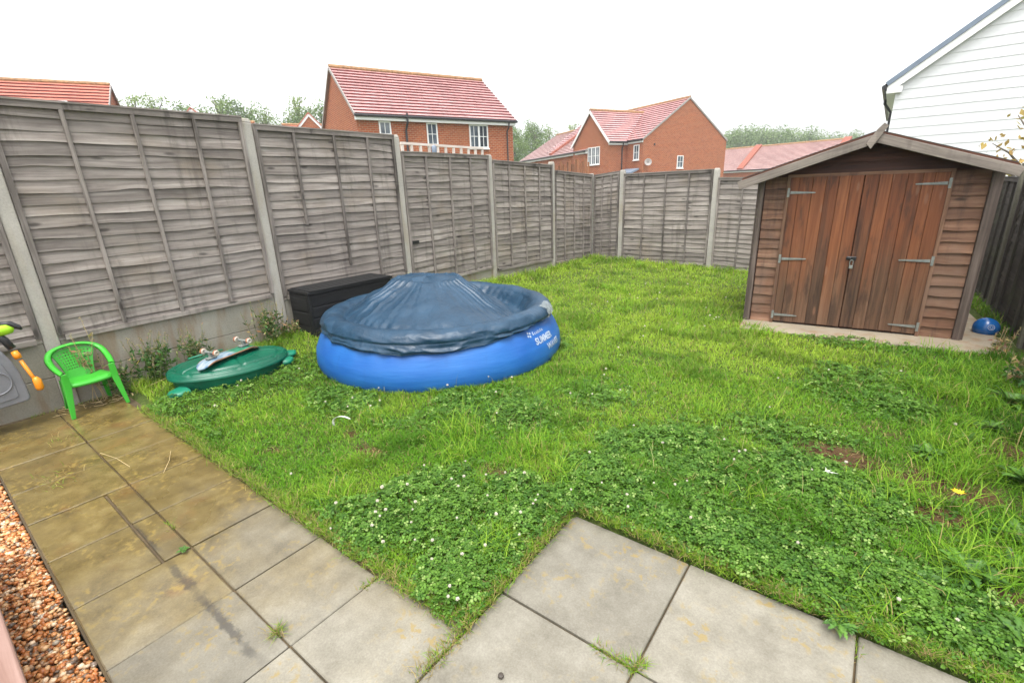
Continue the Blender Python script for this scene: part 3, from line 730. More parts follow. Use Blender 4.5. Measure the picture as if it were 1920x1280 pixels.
m.build('pool_wall', POOLB, pool, smooth=True)
m = MB(); m.lathe([(1.045+0.06*math.cos(q*math.pi/8), 0.45+0.06*math.sin(q*math.pi/8)) for q in range(16)]+[(1.105, 0.45)], 96, (PX, PYY, PZ), cap=False)
m.build('inflated_ring', POOLB, pool, smooth=True)
# printed lettering wrapped on the wall
def wrap_text(txt, size, a0, z0, name, sk=0.0):
    cu = bpy.data.curves.new(name, 'FONT'); cu.body = txt; cu.size = size; cu.resolution_u = 3; cu.offset = size*0.03
    to = bpy.data.objects.new('tmp', cu); COL.objects.link(to)
    dg = bpy.context.evaluated_depsgraph_get(); me = bpy.data.meshes.new_from_object(to.evaluated_get(dg))
    bm = bmesh.new(); bm.from_mesh(me); bmesh.ops.triangulate(bm, faces=bm.faces)
    bmesh.ops.subdivide_edges(bm, edges=[e for e in bm.edges if e.calc_length() > size*0.3], cuts=2)
    bmesh.ops.triangulate(bm, faces=bm.faces)
    q = MB()
    for v in bm.verts: q.add(pool_p(a0+v.co.x/1.2, z0+v.co.y+sk*v.co.x, 0.003))
    for f in bm.faces: q.face(*[v.index for v in f.verts])
    bm.free(); bpy.data.objects.remove(to); bpy.data.meshes.remove(me)
    return q.build(name, CREAM, pool)
A0 = R(0)
wrap_text('SUMMER', 0.08, A0, 0.275, 'lettering'); wrap_text('WAVES', 0.08, A0+0.13, 0.19, 'lettering')
m = MB()
for k in range(4):
    a = A0-0.035+0.016*math.cos(k*math.pi/2+.5); z = 0.372+0.018*math.sin(k*math.pi/2+.5)
    c = [pool_p(a+0.009*math.cos(q*math.pi/4), z+0.010*math.sin(q*math.pi/4), 0.003) for q in range(8)]
    m.face(*[m.add(p) for p in c])
m.build('emblem', CREAM, pool); m = MB()
for k in range(7):
    a = A0+0.005+k*0.024; hh = (0.035, 0.022, 0.022, 0.03, 0.022, 0.03, 0.022)[k]
    c = [pool_p(a+u*0.016, 0.36+v*hh*.7, 0.003) for u, v in ((0, 0), (1, 0), (1, .3), (.35, .35), (.35, .7), (1, .75), (1, 1), (0, 1))]
    m.face(*[m.add(p) for p in c])
m.build('small_lettering', CREAM, pool)

# cover draped over the ring and a mound in the middle
cov = thing('pool_cover', 'slate blue pool cover peaked in the middle over the blue pool', 'cover', (PX, PYY, PZ))
MX, MY = -0.20, 0.06
def cover_pt(a, s):
    """s: 0 hem .. 1 centre"""
    hem = 0.415+0.02*math.sin(a*2+0.6)+0.008*math.sin(a*5+1)+0.004*math.sin(a*19)-0.035*math.exp(-((((a-R(-62)+math.pi) % (2*math.pi))-math.pi)/0.55)**2)
    puck = math.sin(a*46+3.0*math.sin(a*4))*0.5+math.sin(a*29+1.3*math.sin(a*7))*0.5
    cr_ = (1-abs(2*vn(a*3.1+5, s*9+2, 1.0, 63)-1))**2; cr2 = (1-abs(2*vn(a*7.3+5, s*14+a*2, 1.0, 64)-1))**3
    if s < 0.16:
        t = s/0.16; r = pool_r(hem)+0.012+0.006*math.sin(a*31+math.sin(a*5)*3)*(1-t)+(1.15+0.008*math.sin(a*5)-pool_r(hem)-0.012)*t**0.8; z = hem+(0.455-hem)*t
        r += (0.004*puck+0.03*(cr_-0.35)+0.022*(cr2-0.2))*math.sin(math.pi*min(1, t*1.1+.05))+0.008*math.sin(math.pi*t)
        return Vector((math.cos(a)*r, math.sin(a)*r, z))
    if s < 0.42:
        t = (s-0.16)/0.26; th = math.pi*t*0.86; rr = 0.108
        k2 = math.sin(math.pi*min(1, t*1.25)) if t < .8 else 0.0; dd = (0.018*(cr_-0.35)+0.014*(cr2-0.2))*math.cos(th*0.5)**2
        r = 1.045+(rr+dd)*math.cos(th)+0.006*math.sin(a*5); z = 0.455+(rr*0.86+dd*0.5)*math.sin(th)*(1.0+0.07*math.sin(a*3+1))+0.005*puck*t*t+0.004*math.sin(a*13+2)
        return Vector((math.cos(a)*r, math.sin(a)*r, z))
    t = (s-0.42)/0.58
    r0 = 1.045+0.108*math.cos(math.pi*0.86); z0 = 0.455+0.093*math.sin(math.pi*0.86)+0.004*math.sin(a*13+2)
    p0 = Vector((math.cos(a)*r0, math.sin(a)*r0)); c = Vector((MX, MY)); q = p0.lerp(c, t)
    d = (q-c).length; dm = (p0-c).length
    # tent: flat plateau, straight slopes, sag near the ring; deeper trough at the far right
    far = max(0.0, math.cos(a-R(55))); rp = 0.30+0.04*math.sin(a*2+1)+0.02*math.sin(a*5)
    tr = 0.525-0.12*far**1.5
    top = 0.785+0.012*math.sin(a*2)
    fa = 0.45+0.75*max(0, math.sin(a*1.5+0.7))**2
    sl = min(1.0, max(0.0, (d-rp)/(dm*(1.0-0.14*far)-rp)))
    sl = (math.sqrt(sl*sl+0.012)-0.1095)/0.8964
    zt = tr+(top-tr)*(1-min(1, sl))**(0.97+0.3*far)
    if d < rp: zt = top-0.03*(d/rp)**2-0.006*math.sin(q.x*23)*math.sin(q.y*19)
    else: zt -= 0.03*min(1, (d-rp)/0.1+0.0)
    edge = min(1.0, t/0.10); z = z0+(zt-z0)*edge*edge*(3-2*edge)
    fr_ = math.sin(a*12+3.4*math.sin(a*3)+2.2*math.sin(a*2)+1.6*vn(q.x+3, q.y+3, 3, 65)); fold = (1-abs(fr_))**2*1.6-0.4+math.sin(a*25+2.7*math.sin(a*5))*0.14+0.05*math.sin(a*53+a*a)
    w = math.sin(math.pi*min(1, max(0, (d-rp*0.7)/(dm-rp*0.7))))**1.3
    z += 0.017*fa*fold*w+0.010*puck*math.exp(-((t-0.06)/0.06)**2)
    z += 0.022*(abs(2*vn(q.x+3, q.y+3, 3.2, 61)-1)-0.4)*w+0.010*(vn(q.x+3, q.y+3, 9, 62)-0.5)*w
    # slack swags on the left and right flanks
    z += 0.010*math.sin(d*27+a*5+4*vn(q.x+3, q.y+3, 2.5, 66))*w*max(0, math.cos(a-R(70)))**2+0.008*math.sin(d*28-a*4)*w*max(0, math.cos(a-R(215)))**2
    return Vector((q.x, q.y, z))
NA, NSS = 360, 84
m = MB()
m.grid([[cover_pt(2*math.pi*k/NA, 0.0+i/(NSS-1)*0.998)+Vector((PX, PYY, PZ)) for k in range(NA)] for i in range(NSS)], None, True)
m.face(*[ (NSS-1)*NA+k for k in range(NA)])
m.build('cover_sheet', COVER, cov, smooth=True)
# clear plastic scrap bunched on the right of the ring
def m_clear():
    t = NT('crumpled_clear_plastic'); p = t.principled((0.3, 0.34, 0.33), 0.25, None, 0.6); p.inputs['Alpha'].default_value = 0.42; return t.m
CLEAR = m_clear(); m = MB(); Pq = []
for i in range(14):
    row = []
    for j in range(10):
        a = R(16)+i/13*0.2; s_ = 0.03+j/9*0.26; p = cover_pt(a, s_); o_ = Vector((math.cos(a), math.sin(a), 0.4))*(0.008+0.016*random.random())
        row.append(p+o_+Vector((PX, PYY, PZ)))
    Pq.append(row)
m.grid(Pq); m.build('plastic_patch', CLEAR, cov)
m = MB(); pts = []
for k in range(96):
    a = 2*math.pi*k/95; v = cover_pt(a, 0.012)+Vector((PX, PYY, PZ)); v += Vector((math.cos(a), math.sin(a), 0))*0.003; pts.append(v)
m.tube(pts, 0.004, 5, False); m.build('hem_cord', COVER, cov, smooth=True)

# ------------------------------------------------------------------ black storage box
bx_ = thing('storage_box', 'black plastic garden storage box between the fence and the pool', 'box', (-5.1, 3.3, 0.1))
m = MB(); y0, y1, x0, x1, zb, zt = 2.70, 3.84, -5.27, -4.87, 0.08, 0.60
m.box(((x0+x1)/2, (y0+y1)/2, (zb+zt)/2), (x1-x0, y1-y0, zt-zb), 1, 0.3); m.build('body', BLACKBOX, bx_, bevel=0.012, seg=2)
for k in range(4):
    m = MB(); m.box((x1+0.003, (y0+y1)/2, zb+0.065+k*0.125), (0.01, y1-y0-0.06, 0.112), 1); m.build('front_plank', BLACKBOX, bx_, bevel=0.004)
    if k < 3:
        m = MB(); m.box(((x0+x1)/2, y0-0.003, zb+0.08+k*0.16), (x1-x0-0.05, 0.01, 0.146), 0); m.build('side_plank', BLACKBOX, bx_, bevel=0.004)
m = MB(); m.box(((x0+x1)/2+0.01, (y0+y1)/2, zt+0.018), (x1-x0+0.02, y1-y0+0.02, 0.03), 1, 0.5)
for k in range(5): m.box((x0+0.05+k*0.085, (y0+y1)/2, zt+0.039), (0.07, y1-y0-0.04, 0.008), 1)
m.build('lid', BLACKBOX, bx_, bevel=0.006, seg=2)

# ------------------------------------------------------------------ green child's chair
CX, CY = -5.07, 0.775
chair = thing('childs_chair', 'bright green plastic child armchair on the slabs against the fence', 'chair', (CX, CY, 0))
CM = Matrix.Translation((CX, CY, 0)) @ Matrix.Rotation(R(3), 4, 'Z')      # local +x = front
def cb(m, name, **k): return m.xf(CM).build(name, GREENP, chair, **k)
# seat with dished top and rolled front
P_ = []
for i in range(9):
    x = -0.12+i*0.03; row = []
    for j in range(9):
        y = (-0.155+j*0.31/8)*(0.86+0.14*i/8); z = 0.262-0.012*math.cos((j-4)/4*math.pi/2)+0.012*(i/8) - (0.022 if i == 8 else 0)+0.0
        row.append((x, y, z))
    P_.append(row)
m = MB(); m.grid(P_); cb(m, 'seat', smooth=True, solid=0.014)
m = MB(); m.tube([(0.115, -0.155, 0.258), (0.126, -0.08, 0.252), (0.129, 0, 0.25), (0.126, 0.08, 0.252), (0.115, 0.155, 0.258)], [0.018]*5, 8); cb(m, 'seat_lip', smooth=True)
# pierced back panel
m = MB(); NR, NC = 11, 12
def bp(u, v):  # u -1..1, v 0..1
    w = 0.085+0.03*v**0.8+0.03*v**3; y = u*w
    x = -0.112-0.065*v-0.012*math.cos(u*1.4)*0+0.035*u*u*(0.3+0.7*v); z = 0.255+0.245*v*(1-0.0*u*u)-0.02*u*u*v
    return Vector((x, y, z))
for i in range(NR):
    for j in range(NC):
        u0, u1 = -1+2*j/NC, -1+2*(j+1)/NC; v0, v1 = i/NR, (i+1)/NR
        hole = 3 <= i <= 9 and 1 <= j <= NC-2
        A = [bp(u0, v0), bp(u1, v0), bp(u1, v1), bp(u0, v1)]
        if not hole: m.face(*[m.add(p) for p in A]); continue
        um, vm = (u0+u1)/2, (v0+v1)/2; s_ = 0.36
        B = [bp(um, v0+(v1-v0)*(0.5-s_*.9)), bp(u1-(u1-u0)*(0.5-s_), vm), bp(um, v1-(v1-v0)*(0.5-s_*.9)), bp(u0+(u1-u0)*(0.5-s_), vm)]
        ia = [m.add(p) for p in A]; ib = [m.add(p) for p in B]
        m.face(ia[0], ia[1], ib[0]); m.face(ia[1], ib[1], ib[0]); m.face(ia[1], ia[2], ib[1]); m.face(ia[2], ib[2], ib[1])
        m.face(ia[2], ia[3], ib[2]); m.face(ia[3], ib[3], ib[2]); m.face(ia[3], ia[0], ib[3]); m.face(ia[0], ib[0], ib[3])
cb(m, 'backrest', solid=0.008)
# arm and back hoop: one wide band from leg to leg
hp = [(0.13, -0.158, 0.37), (0.06, -0.17, 0.395), (-0.02, -0.178, 0.43), (-0.09, -0.172, 0.468), (-0.14, -0.138, 0.503), (-0.165, -0.075, 0.522), (-0.172, 0, 0.528),
      (-0.165, 0.075, 0.522), (-0.14, 0.138, 0.503), (-0.09, 0.172, 0.468), (-0.02, 0.178, 0.43), (0.06, 0.17, 0.395), (0.13, 0.158, 0.37)]
def catmull(P, n):
    P = [Vector(p) for p in P]; P = [P[0]*2-P[1]]+P+[P[-1]*2-P[-2]]; o = []
    for i in range(1, len(P)-2):
        for k in range(n):
            t = k/n; a, b_, c, d = P[i-1:i+3]
            o.append(0.5*((2*b_)+(c-a)*t+(2*a-5*b_+4*c-d)*t*t+(3*b_-a-3*c+d)*t**3))
    o.append(P[-2]); return o
pts = catmull(hp, 5); m = MB(); rows_ = []
for i, p in enumerate(pts):
    d = (pts[min(i+1, len(pts)-1)]-pts[max(0, i-1)]).normalized(); out = Vector((p.x*0.9+0.03, p.y, 0)); out.normalize()
    upn = d.cross(out).normalized()
    if upn.z < 0: upn = -upn
    w = 0.024; sec = []
    for (a_, b_) in ((-1, -0.9), (-0.75, 0.1), (0, 0.5), (0.75, 0.1), (1, -0.9), (0.6, -0.35), (-0.6, -0.35)):
        sec.append(p+out*(a_*w)+upn*(b_*0.016))
    rows_.append(sec)
m.grid(rows_, None, True); cb(m, 'arm_hoop', smooth=True)
# side webs that join hoop and seat back, and the four legs
for sy in (-1, 1):
    m = MB(); f0 = [(0.13, sy*0.158, 0.365), (0.13, sy*0.160, 0.25), (0.155, sy*0.185, 0.0)]
    wds = [0.026, 0.03, 0.017]; dps = [0.022, 0.034, 0.015]; rows_ = []
    for (x, y, z), w, dp in zip(f0, wds, dps): rows_.append([(x+w*0.35, y-sy*w, z), (x+w*0.5, y+sy*w*0.55, z), (x-dp*1.4, y+sy*w*0.5, z), (x-dp*1.3, y+sy*w*0.2, z), (x+w*0.05, y+sy*w*0.2, z), (x-0.0, y-sy*w, z)])
    I = m.grid(rows_, None, True); m.face(*I[0][::-1]); m.face(*I[-1]); cb(m, 'leg', bevel=0.003)
    m = MB(); rows_ = []
    for (x, y, z), w, dp in zip([(-0.10, sy*0.135, 0.262), (-0.125, sy*0.14, 0.12), (-0.15, sy*0.15, 0.0)], (0.026, 0.02, 0.015), (0.03, 0.022, 0.015)):
        rows_.append([(x-dp*.5, y-sy*w, z), (x-dp*.6, y+sy*w*0.5, z), (x+dp, y+sy*w*0.5, z), (x+dp, y+sy*w*0.2, z), (x-dp*.2, y+sy*w*0.2, z), (x-dp*.2, y-sy*w, z)])
    I = m.grid(rows_, None, True); m.face(*I[0][::-1]); m.face(*I[-1]); cb(m, 'leg', bevel=0.003)

# ------------------------------------------------------------------ sandpit with a shell lid
QX, QY, QZ = -4.69, 1.73, 0.05
sand = thing('sandpit', 'dark green turtle-shell sandpit with lid beside the fence', 'sandpit', (QX, QY, QZ))
QM = Matrix.Translation((QX, QY, QZ)) @ Matrix.Rotation(R(76), 4, 'Z')     # local x = long axis
def qb(m, name, mat, **k): return m.xf(QM).build(name, mat, sand, **k)
LA, LB = 0.50, 0.335
m = MB(); m.lathe([(0.90, -0.06), (0.93, 0.04), (0.95, 0.10), (0.95, 0.13)], 64, sx=LA, sy=LB); qb(m, 'tub', SANDG, smooth=True)
m = MB(); P_ = []
def lid_z(rn, a):
    x, y = rn*math.cos(a), rn*math.sin(a)
    if rn > 0.985: return 0.105
    if rn > 0.86: return 0.148-0.010*((rn-0.92)/0.06)**2+ (0.004 if abs(math.sin(a*8)) > 0.12 else -0.004)
    dome = 0.152+0.055*(1-(rn/0.86)**2)**0.8
    # shell plates: a hexagon in the middle and radiating grooves
    hexr = 0.36*(1+0.06*math.cos(6*a)); g1 = math.exp(-((rn-hexr)/0.028)**2)
    g2 = math.exp(-(math.sin(a*2.5+0.4)*rn/0.05)**2) if rn > hexr else 0
    edge = math.exp(-((rn-0.85)/0.02)**2)
    return dome-0.020*max(g1, g2*0.9)-0.012*edge
RS = [0.0, .06, .12, .18, .24, .29, .32, .35, .38, .41, .45, .5, .56, .62, .68, .74, .79, .82, .84, .855, .87, .89, .92, .95, .975, 0.99, 1.0, 1.0]
for i, rn in enumerate(RS):
    P_.append([(LA*rn*math.cos(2*math.pi*k/160), LB*rn*math.sin(2*math.pi*k/160), lid_z(max(rn, 1e-4), 2*math.pi*k/160) if i < len(RS)-2 else (0.13 if i == len(RS)-2 else 0.085)) for k in range(160)])
m.grid(P_, None, True); qb(m, 'lid', SANDG, smooth=True)
for (a, L, w, zz) in ((R(4), 0.13, 0.09, 0.07), (R(-20), 0.09, 0.1, 0.05), (R(-150), 0.13, 0.10, 0.0), (R(150), 0.07, 0.06, 0.09), (R(55), 0.07, 0.09, 0.03)):
    m = MB(); ex = Vector((LA*math.cos(a)*0.93, LB*math.sin(a)*0.93, zz)); dr2 = Vector((math.cos(a), math.sin(a), 0)); sd2 = Vector((-dr2.y, dr2.x, 0)); rows_ = []
    for i in range(9):
        t = i/8; ww = w*math.sqrt(max(0.0, 1-(max(0, t-0.3)/0.7)**2))*0.9+0.003
        rows_.append([ex+dr2*(L*t)+sd2*(ww*math.cos(q*math.pi/6))+Vector((0, 0, 1))*(0.045*math.sin(q*math.pi/6)*(1-0.5*t)) for q in range(12)])
    I = m.grid(rows_, None, True); m.face(*I[-1]); qb(m, 'flipper', SANDL, smooth=True)
m = MB(); m.tube([(-0.30, 0.28, 0.155), (-0.12, 0.345, 0.16), (0.0, 0.352, 0.16)], 0.013, 8, True, 0.6); qb(m, 'lid_tab', SANDL, smooth=True)

# ------------------------------------------------------------------ skateboard lying upside down on the lid
KX, KY, KZ = -4.60, 1.70, 0.27
sk = thing('skateboard', 'skateboard lying wheels up on the green sandpit lid', 'skateboard', (KX, KY, KZ))
KM = Matrix.Translation((KX, KY, KZ)) @ Matrix.Rotation(R(104), 4, 'Z') @ Matrix.Rotation(R(-2), 4, 'Y')
def m_deck():
    t = NT('skateboard_deck_print'); at = t.attr('gr'); sx = t.n('SeparateXYZ', Vector=at.outputs['Vector']); x, y, z = sx.outputs
    n = t.noise(t.map(at.outputs['Vector'], (9, 20, 1)), 1.0, 4, 0.6)
    c = t.ramp(n, [(0.35, (0.04, 0.12, 0.22)), (0.5, (0.2, 0.27, 0.32)), (0.65, (0.34, 0.36, 0.36))])
    c = t.mix(t.step(x, -0.02, 0.05), c, t.ramp(n, [(0.4, (0.01, 0.1, 0.05)), (0.6, (0.04, 0.2, 0.12))]))
    c = t.mix(t.step(t.math('ABSOLUTE', y), 0.066, 0.074), c, (0.25, 0.13, 0.07))
    t.principled(c, 0.5, None, 0.3); return t.m
DECK = m_deck(); m = MB(); P_ = []; G_ = []
LD, WD = 0.30, 0.078
for i in range(33):
    t = -1+2*i/32; x = LD*t; w = WD*math.sqrt(max(0.0, 1-max(0, (abs(t)-0.70)/0.30)**2))+0.002; row = []; gr_ = []
    for j in range(9):
        y = w*(-1+j/4); kick = -0.055*max(0, (abs(t)-0.62)/0.38)**1.6; row.append((x, y, kick-0.006*(y/WD)**2+0.018)); gr_.append((x, y, 0))
    P_.append(row); G_.append(gr_)
m.grid(P_, G_); m.xf(KM).build('deck', DECK, sk, smooth=True, solid=0.011)
WHEEL = m_plain('cream_wheel', (0.45, 0.4, 0.33), 0.45, 0.1, 30.0); TREAD = m_plain('worn_wheel_tread', (0.3, 0.12, 0.07), 0.6, 0.25)
for sx in (-1, 1):
    tk = MB(); x = sx*0.165
    tk.box((x, 0, 0.034), (0.085, 0.05, 0.012)); tk.box((x+0.006, 0, 0.058), (0.032, 0.03, 0.045)); tk.tube([(x, -0.085, 0.085), (x, 0.085, 0.085)], 0.0065, 8); tk.tube([(x, -0.05, 0.083), (x, 0.05, 0.083)], [0.008, 0.013], 8)
    for (bx2, by2) in ((-.03, -.017), (.03, -.017), (-.03, .017), (.03, .017)): tk.lathe([(0.006, 0.04), (0.005, 0.047)], 6, (x+bx2, by2, 0))
    trk = tk.xf(KM).build('truck', METAL, sk, bevel=0.003)
    for sy in (-1, 1):
        wm = MB(); k = len(wm.v); wm.lathe([(0.0085, -0.016), (0.021, -0.0165), (0.0265, -0.010), (0.0275, 0), (0.0265, 0.010), (0.021, 0.0165), (0.0085, 0.016), (0.008, 0.010)], 20)
        for fi in range(20*2, 20*4): wm.mi[fi] = 1
        wm.xf(Matrix.Translation((x, sy*0.083, 0.085)) @ Matrix.Rotation(R(90), 4, 'X')); wm.xf(KM).build('wheel', [WHEEL, TREAD], trk, smooth=True)

# ------------------------------------------------------------------ grey toy unit at the left edge
toy = thing('play_workbench', 'grey plastic toy unit with orange lever and lime knob at the left edge', 'toy', (-5.03, 0.2, 0.0))
m = MB(); poly = [(-0.2, 0.2), (0.25, 0.205), (0.40, 0.215), (0.424, 0.235), (0.422, 0.33), (0.415, 0.43), (0.395, 0.53), (0.365, 0.61), (0.32, 0.67), (0.25, 0.71), (-0.2, 0.73)]
m.prism(poly, 0, -5.16, -4.99); m.build('side_panel', GREYP, toy, bevel=0.014, seg=3)
m = MB(); inner = [(0.1+(a-0.1)*0.82, 0.46+(b-0.46)*0.82) for a, b in poly]; m.prism(inner, 0, -4.992, -4.984); m.build('raised_face', GREYP, toy, bevel=0.006, seg=2)
m = MB()
for (cy, cz, r) in ((0.27, 0.40, 0.085), (0.2, 0.57, 0.05)):
    m.tube([(-4.982, cy+r*math.cos(q*math.pi/12), cz+r*math.sin(q*math.pi/12)) for q in range(25)], 0.006, 6, False)
m.build('round_moulding', GREYP, toy, smooth=True)
m = MB(); m.tube([(-5.03, 0.425, 0.60), (-5.02, 0.43, 0.575), (-5.01, 0.435, 0.545)], [0.02, 0.024, 0.021], 10); m.tube([(-5.01, 0.44, 0.53), (-5.0, 0.468, 0.40), (-4.99, 0.475, 0.37)], [0.013, 0.012, 0.013], 10)
m.tube([(-4.99, 0.478, 0.385), (-4.985, 0.484, 0.36), (-4.98, 0.486, 0.30), (-4.98, 0.484, 0.28)], [0.015, 0.026, 0.026, 0.017], 12); m.build('lever', ORANGEP, toy, smooth=True)
m = MB(); m.tube([(-5.07, 0.34, 0.78), (-5.06, 0.40, 0.69), (-5.05, 0.425, 0.62)], [0.03, 0.027, 0.024], 10); m.build('stem', BLACKP, toy, smooth=True)
m = MB(); m.tube([(-5.07, 0.28, 0.73), (-5.06, 0.36, 0.765), (-5.05, 0.435, 0.77), (-5.05, 0.465, 0.76)], [0.03, 0.045, 0.042, 0.025], 12); m.build('knob', LIMEP, toy, smooth=True)
m = MB(); m.tube([(-5.05, 0.40, 0.815), (-5.045, 0.455, 0.805), (-5.04, 0.495, 0.77), (-5.04, 0.507, 0.75)], [0.016, 0.022, 0.018, 0.008], 10); m.build('knob_cap', BLACKP, toy, smooth=True)
m = MB(); m.box((-5.09, -0.14, 0.1), (0.1, 0.08, 0.21)); m.build('leg', GREYP, toy, bevel=0.01)

# ------------------------------------------------------------------ houses
def roof_plane(m, a, b, c, d, n, lift=0.06):
    """a,b eave ends, c above b, d above a: stepped tile courses"""
    a, b, c, d = map(Vector, (a, b, c, d)); nr = (b-a).cross(d-a).normalized()
    if nr.z < 0: nr = -nr
    L = (b-a).length
    for k in range(n):
        t0, t1 = k/n, (k+1)/n
        p0, p1 = a.lerp(d, t0), b.lerp(c, t0); q0, q1 = a.lerp(d, t1), b.lerp(c, t1)
        m.quad(p0+nr*lift, p1+nr*lift, q1, q0, [(0, k*.3, 0), (L, k*.3, 0), (L, k*.3+.3, 0), (0, k*.3+.3, 0)])
        m.cur = 1; m.quad(p0-nr*0.01, p1-nr*0.01, p1+nr*lift, p0+nr*lift, [(0, k*.3, 0), (L, k*.3, 0), (L, k*.3, 0), (0, k*.3, 0)]); m.cur = 0
class Frame:
    """local axes for a building: u along, o outward to the viewer, z up"""
    def __init__(s, P, u, o): s.P = Vector((P[0], P[1], 0)); s.u = Vector((u[0], u[1], 0)); s.o = Vector((o[0], o[1], 0))
    def __call__(s, u, o, z): return s.P+s.u*u+s.o*o+Vector((0, 0, z))
def wallq(m, pts, u0=0.0):
    """vertical polygon with brick coordinates"""
    p0 = Vector(pts[0]); d = Vector(pts[1])-p0; d.z = 0; d.normalize()
    m.face(*[m.add(p, ((Vector(p)-p0).dot(d)+u0, p[2]+5, 0)) for p in pts])
def fbox(F, m, u0, u1, o0, o1, z0, z1):
    ids = [m.add(F(u, o, z)) for z in (z0, z1) for (u, o) in ((u0, o0), (u1, o0), (u1, o1), (u0, o1))]
    for q in ((0, 3, 2, 1), (4, 5, 6, 7), (0, 1, 5, 4), (1, 2, 6, 5), (2, 3, 7, 6), (3, 0, 4, 7)): m.face(*[ids[k] for k in q])
def window(F, parent, u0, u1, z0, z1, o, lights=1, bars=(1, 1), dark=None):
    fr = MB(); w = 0.06
    fbox(F, fr, u0, u0+w, o-.03, o+.05, z0, z1); fbox(F, fr, u1-w, u1, o-.03, o+.05, z0, z1)
    fbox(F, fr, u0+w, u1-w, o-.03, o+.05, z0, z0+w); fbox(F, fr, u0+w, u1-w, o-.03, o+.05, z1-w, z1); fbox(F, fr, u0-.04, u1+.04, o-.03, o+.09, z0-.07, z0-.002)
    wo_ = fr.build('window', WHITE, parent); lw_ = (u1-u0)/lights
    for k in range(lights):
        a, b_ = u0+k*lw_, u0+(k+1)*lw_; bm_ = MB()
        if k: fbox(F, bm_, a-.045, a+.045, o-.02, o+.06, z0+w+.002, z1-w-.002)
        for i in range(1, bars[0]+1): x = a+(b_-a)*i/(bars[0]+1); fbox(F, bm_, x-.014, x+.014, o-.015, o+.025, z0+w+.002, z1-w-.002)
        for i in range(1, bars[1]+1): z = z0+(z1-z0)*i/(bars[1]+1); fbox(F, bm_, a+w, b_-w, o-.015, o+.022, z-.014, z+.014)
        bm_.build('glazing_bars', WHITE, wo_)
        g_ = MB(); ids = [g_.add(F(u, o+.012, z)) for u, z in ((a+.02, z0+.02), (b_-.02, z0+.02), (b_-.02, z1-.02), (a+.02, z1-.02))]; g_.face(*ids)
        g_.build('pane', DARKG if dark == k else GLASS, wo_)
    return wo_
def house(F, parent, L, D, ze, zr, zb, tile, n=14, setb=0.22, verge=0.10, fas=0.19, ridge=True, lift=0.065, back=True):
    """gabled body; front eave on F's u axis at o=0, running to u=L; body goes to o=-D"""
    zw = ze-0.1; f = -setb; r = -D/2; rise = zr-ze
    w = MB()
    def pk(o): return ze-0.06+rise*(1-abs(o-r)/(D/2))
    wallq(w, [F(verge, f, zb), F(L-verge, f, zb), F(L-verge, f, zw), F(verge, f, zw)])
    wallq(w, [F(verge, -D+setb, zb), F(verge, f, zb), F(verge, f, pk(f)), F(verge, r, pk(r)), F(verge, -D+setb, pk(f))])
    wallq(w, [F(L-verge, f, zb), F(L-verge, -D+setb, zb), F(L-verge, -D+setb, pk(f)), F(L-verge, r, pk(r)), F(L-verge, f, pk(f))])
    wallq(w, [F(L-verge, -D+setb, zb), F(verge, -D+setb, zb), F(verge, -D+setb, zw), F(L-verge, -D+setb, zw)])
    w.build('wall', BRICK, parent)
    rf_ = MB(); roof_plane(rf_, F(0, 0, ze), F(L, 0, ze), F(L, r, zr), F(0, r, zr), n, lift)
    roof_plane(rf_, F(L, -D, ze), F(0, -D, ze), F(0, r, zr), F(L, r, zr), n, lift)
    # soffit underside
    for (o0, o1) in ((0, r), (-D, r)):
        rf_.quad(F(0, o0, ze-.05), F(L, o0, ze-.05), F(L, o1, zr-.05), F(0, o1, zr-.05))
    ro = rf_.build('roof', [tile, RISER2 if tile is TILE2 else RISER], parent)
    if ridge:
        q = MB(); q.tube([F(i*L/12, r, zr+.03) for i in range(13)], [0.11+0.008*(i % 2) for i in range(13)], 8); q.build('ridge_tiles', RIDGE_T, ro)
    for u in (-0.012, L+0.012):
        vg = MB()
        for (o0, o1) in ((0, r), (-D, r)):
            a, b_ = F(u, o0, ze-.03), F(u, o1, zr-.03); vg.bar(a, b_, 0.05, 0.12)
        vg.build('verge', VERGE, ro)
    fs = MB(); fbox(F, fs, 0.03, L-.03, -setb+.004, -.02, ze-fas-.04, ze-.075); fs.build('fascia', WHITE, parent)
    gt = MB(); gt.tube([F(-.03, .045, ze-.05), F(L+.03, .045, ze-.05)], 0.062, 8); gt.build('gutter', BLACKP, parent)
    return f
def unit(deg): return (math.sin(R(deg)), math.cos(R(deg)))

# main red-roofed house behind the long fence
a1 = 21.0; d1 = unit(a1); o1 = (d1[1], -d1[0]); F1 = Frame((-19.14, 14.15), d1, o1)
h1 = thing('brick_house', 'nearest orange brick house with striped red roof above the middle of the long fence', 'house', (-20, 16, -0.3))
fo = house(F1, h1, 8.35, 7.0, 5.0, 7.5, -0.3, TILE, 15)
window(F1, h1, 1.08, 1.63, 3.72, 4.76, fo, 1, (1, 1)); window(F1, h1, 3.38, 3.93, 3.78, 4.77, fo, 1, (1, 1)); window(F1, h1, 5.66, 6.72, 3.68, 4.77, fo, 2, (1, 1), dark=1)
m = MB(); m.tube([F1(2.37, .05, 5.1), F1(2.37, .05, 4.72), F1(2.33, -.14, 4.4), F1(2.33, -.14, 0)], 0.05, 8); m.build('downpipe', BLACKP, h1)
m = MB(); m.tube([F1(7.87, .05, 4.95), F1(7.87, .03, 4.68), F1(7.85, -.14, 4.5), F1(7.85, -.14, 0)], 0.035, 8); m.build('downpipe', BLACKP, h1)

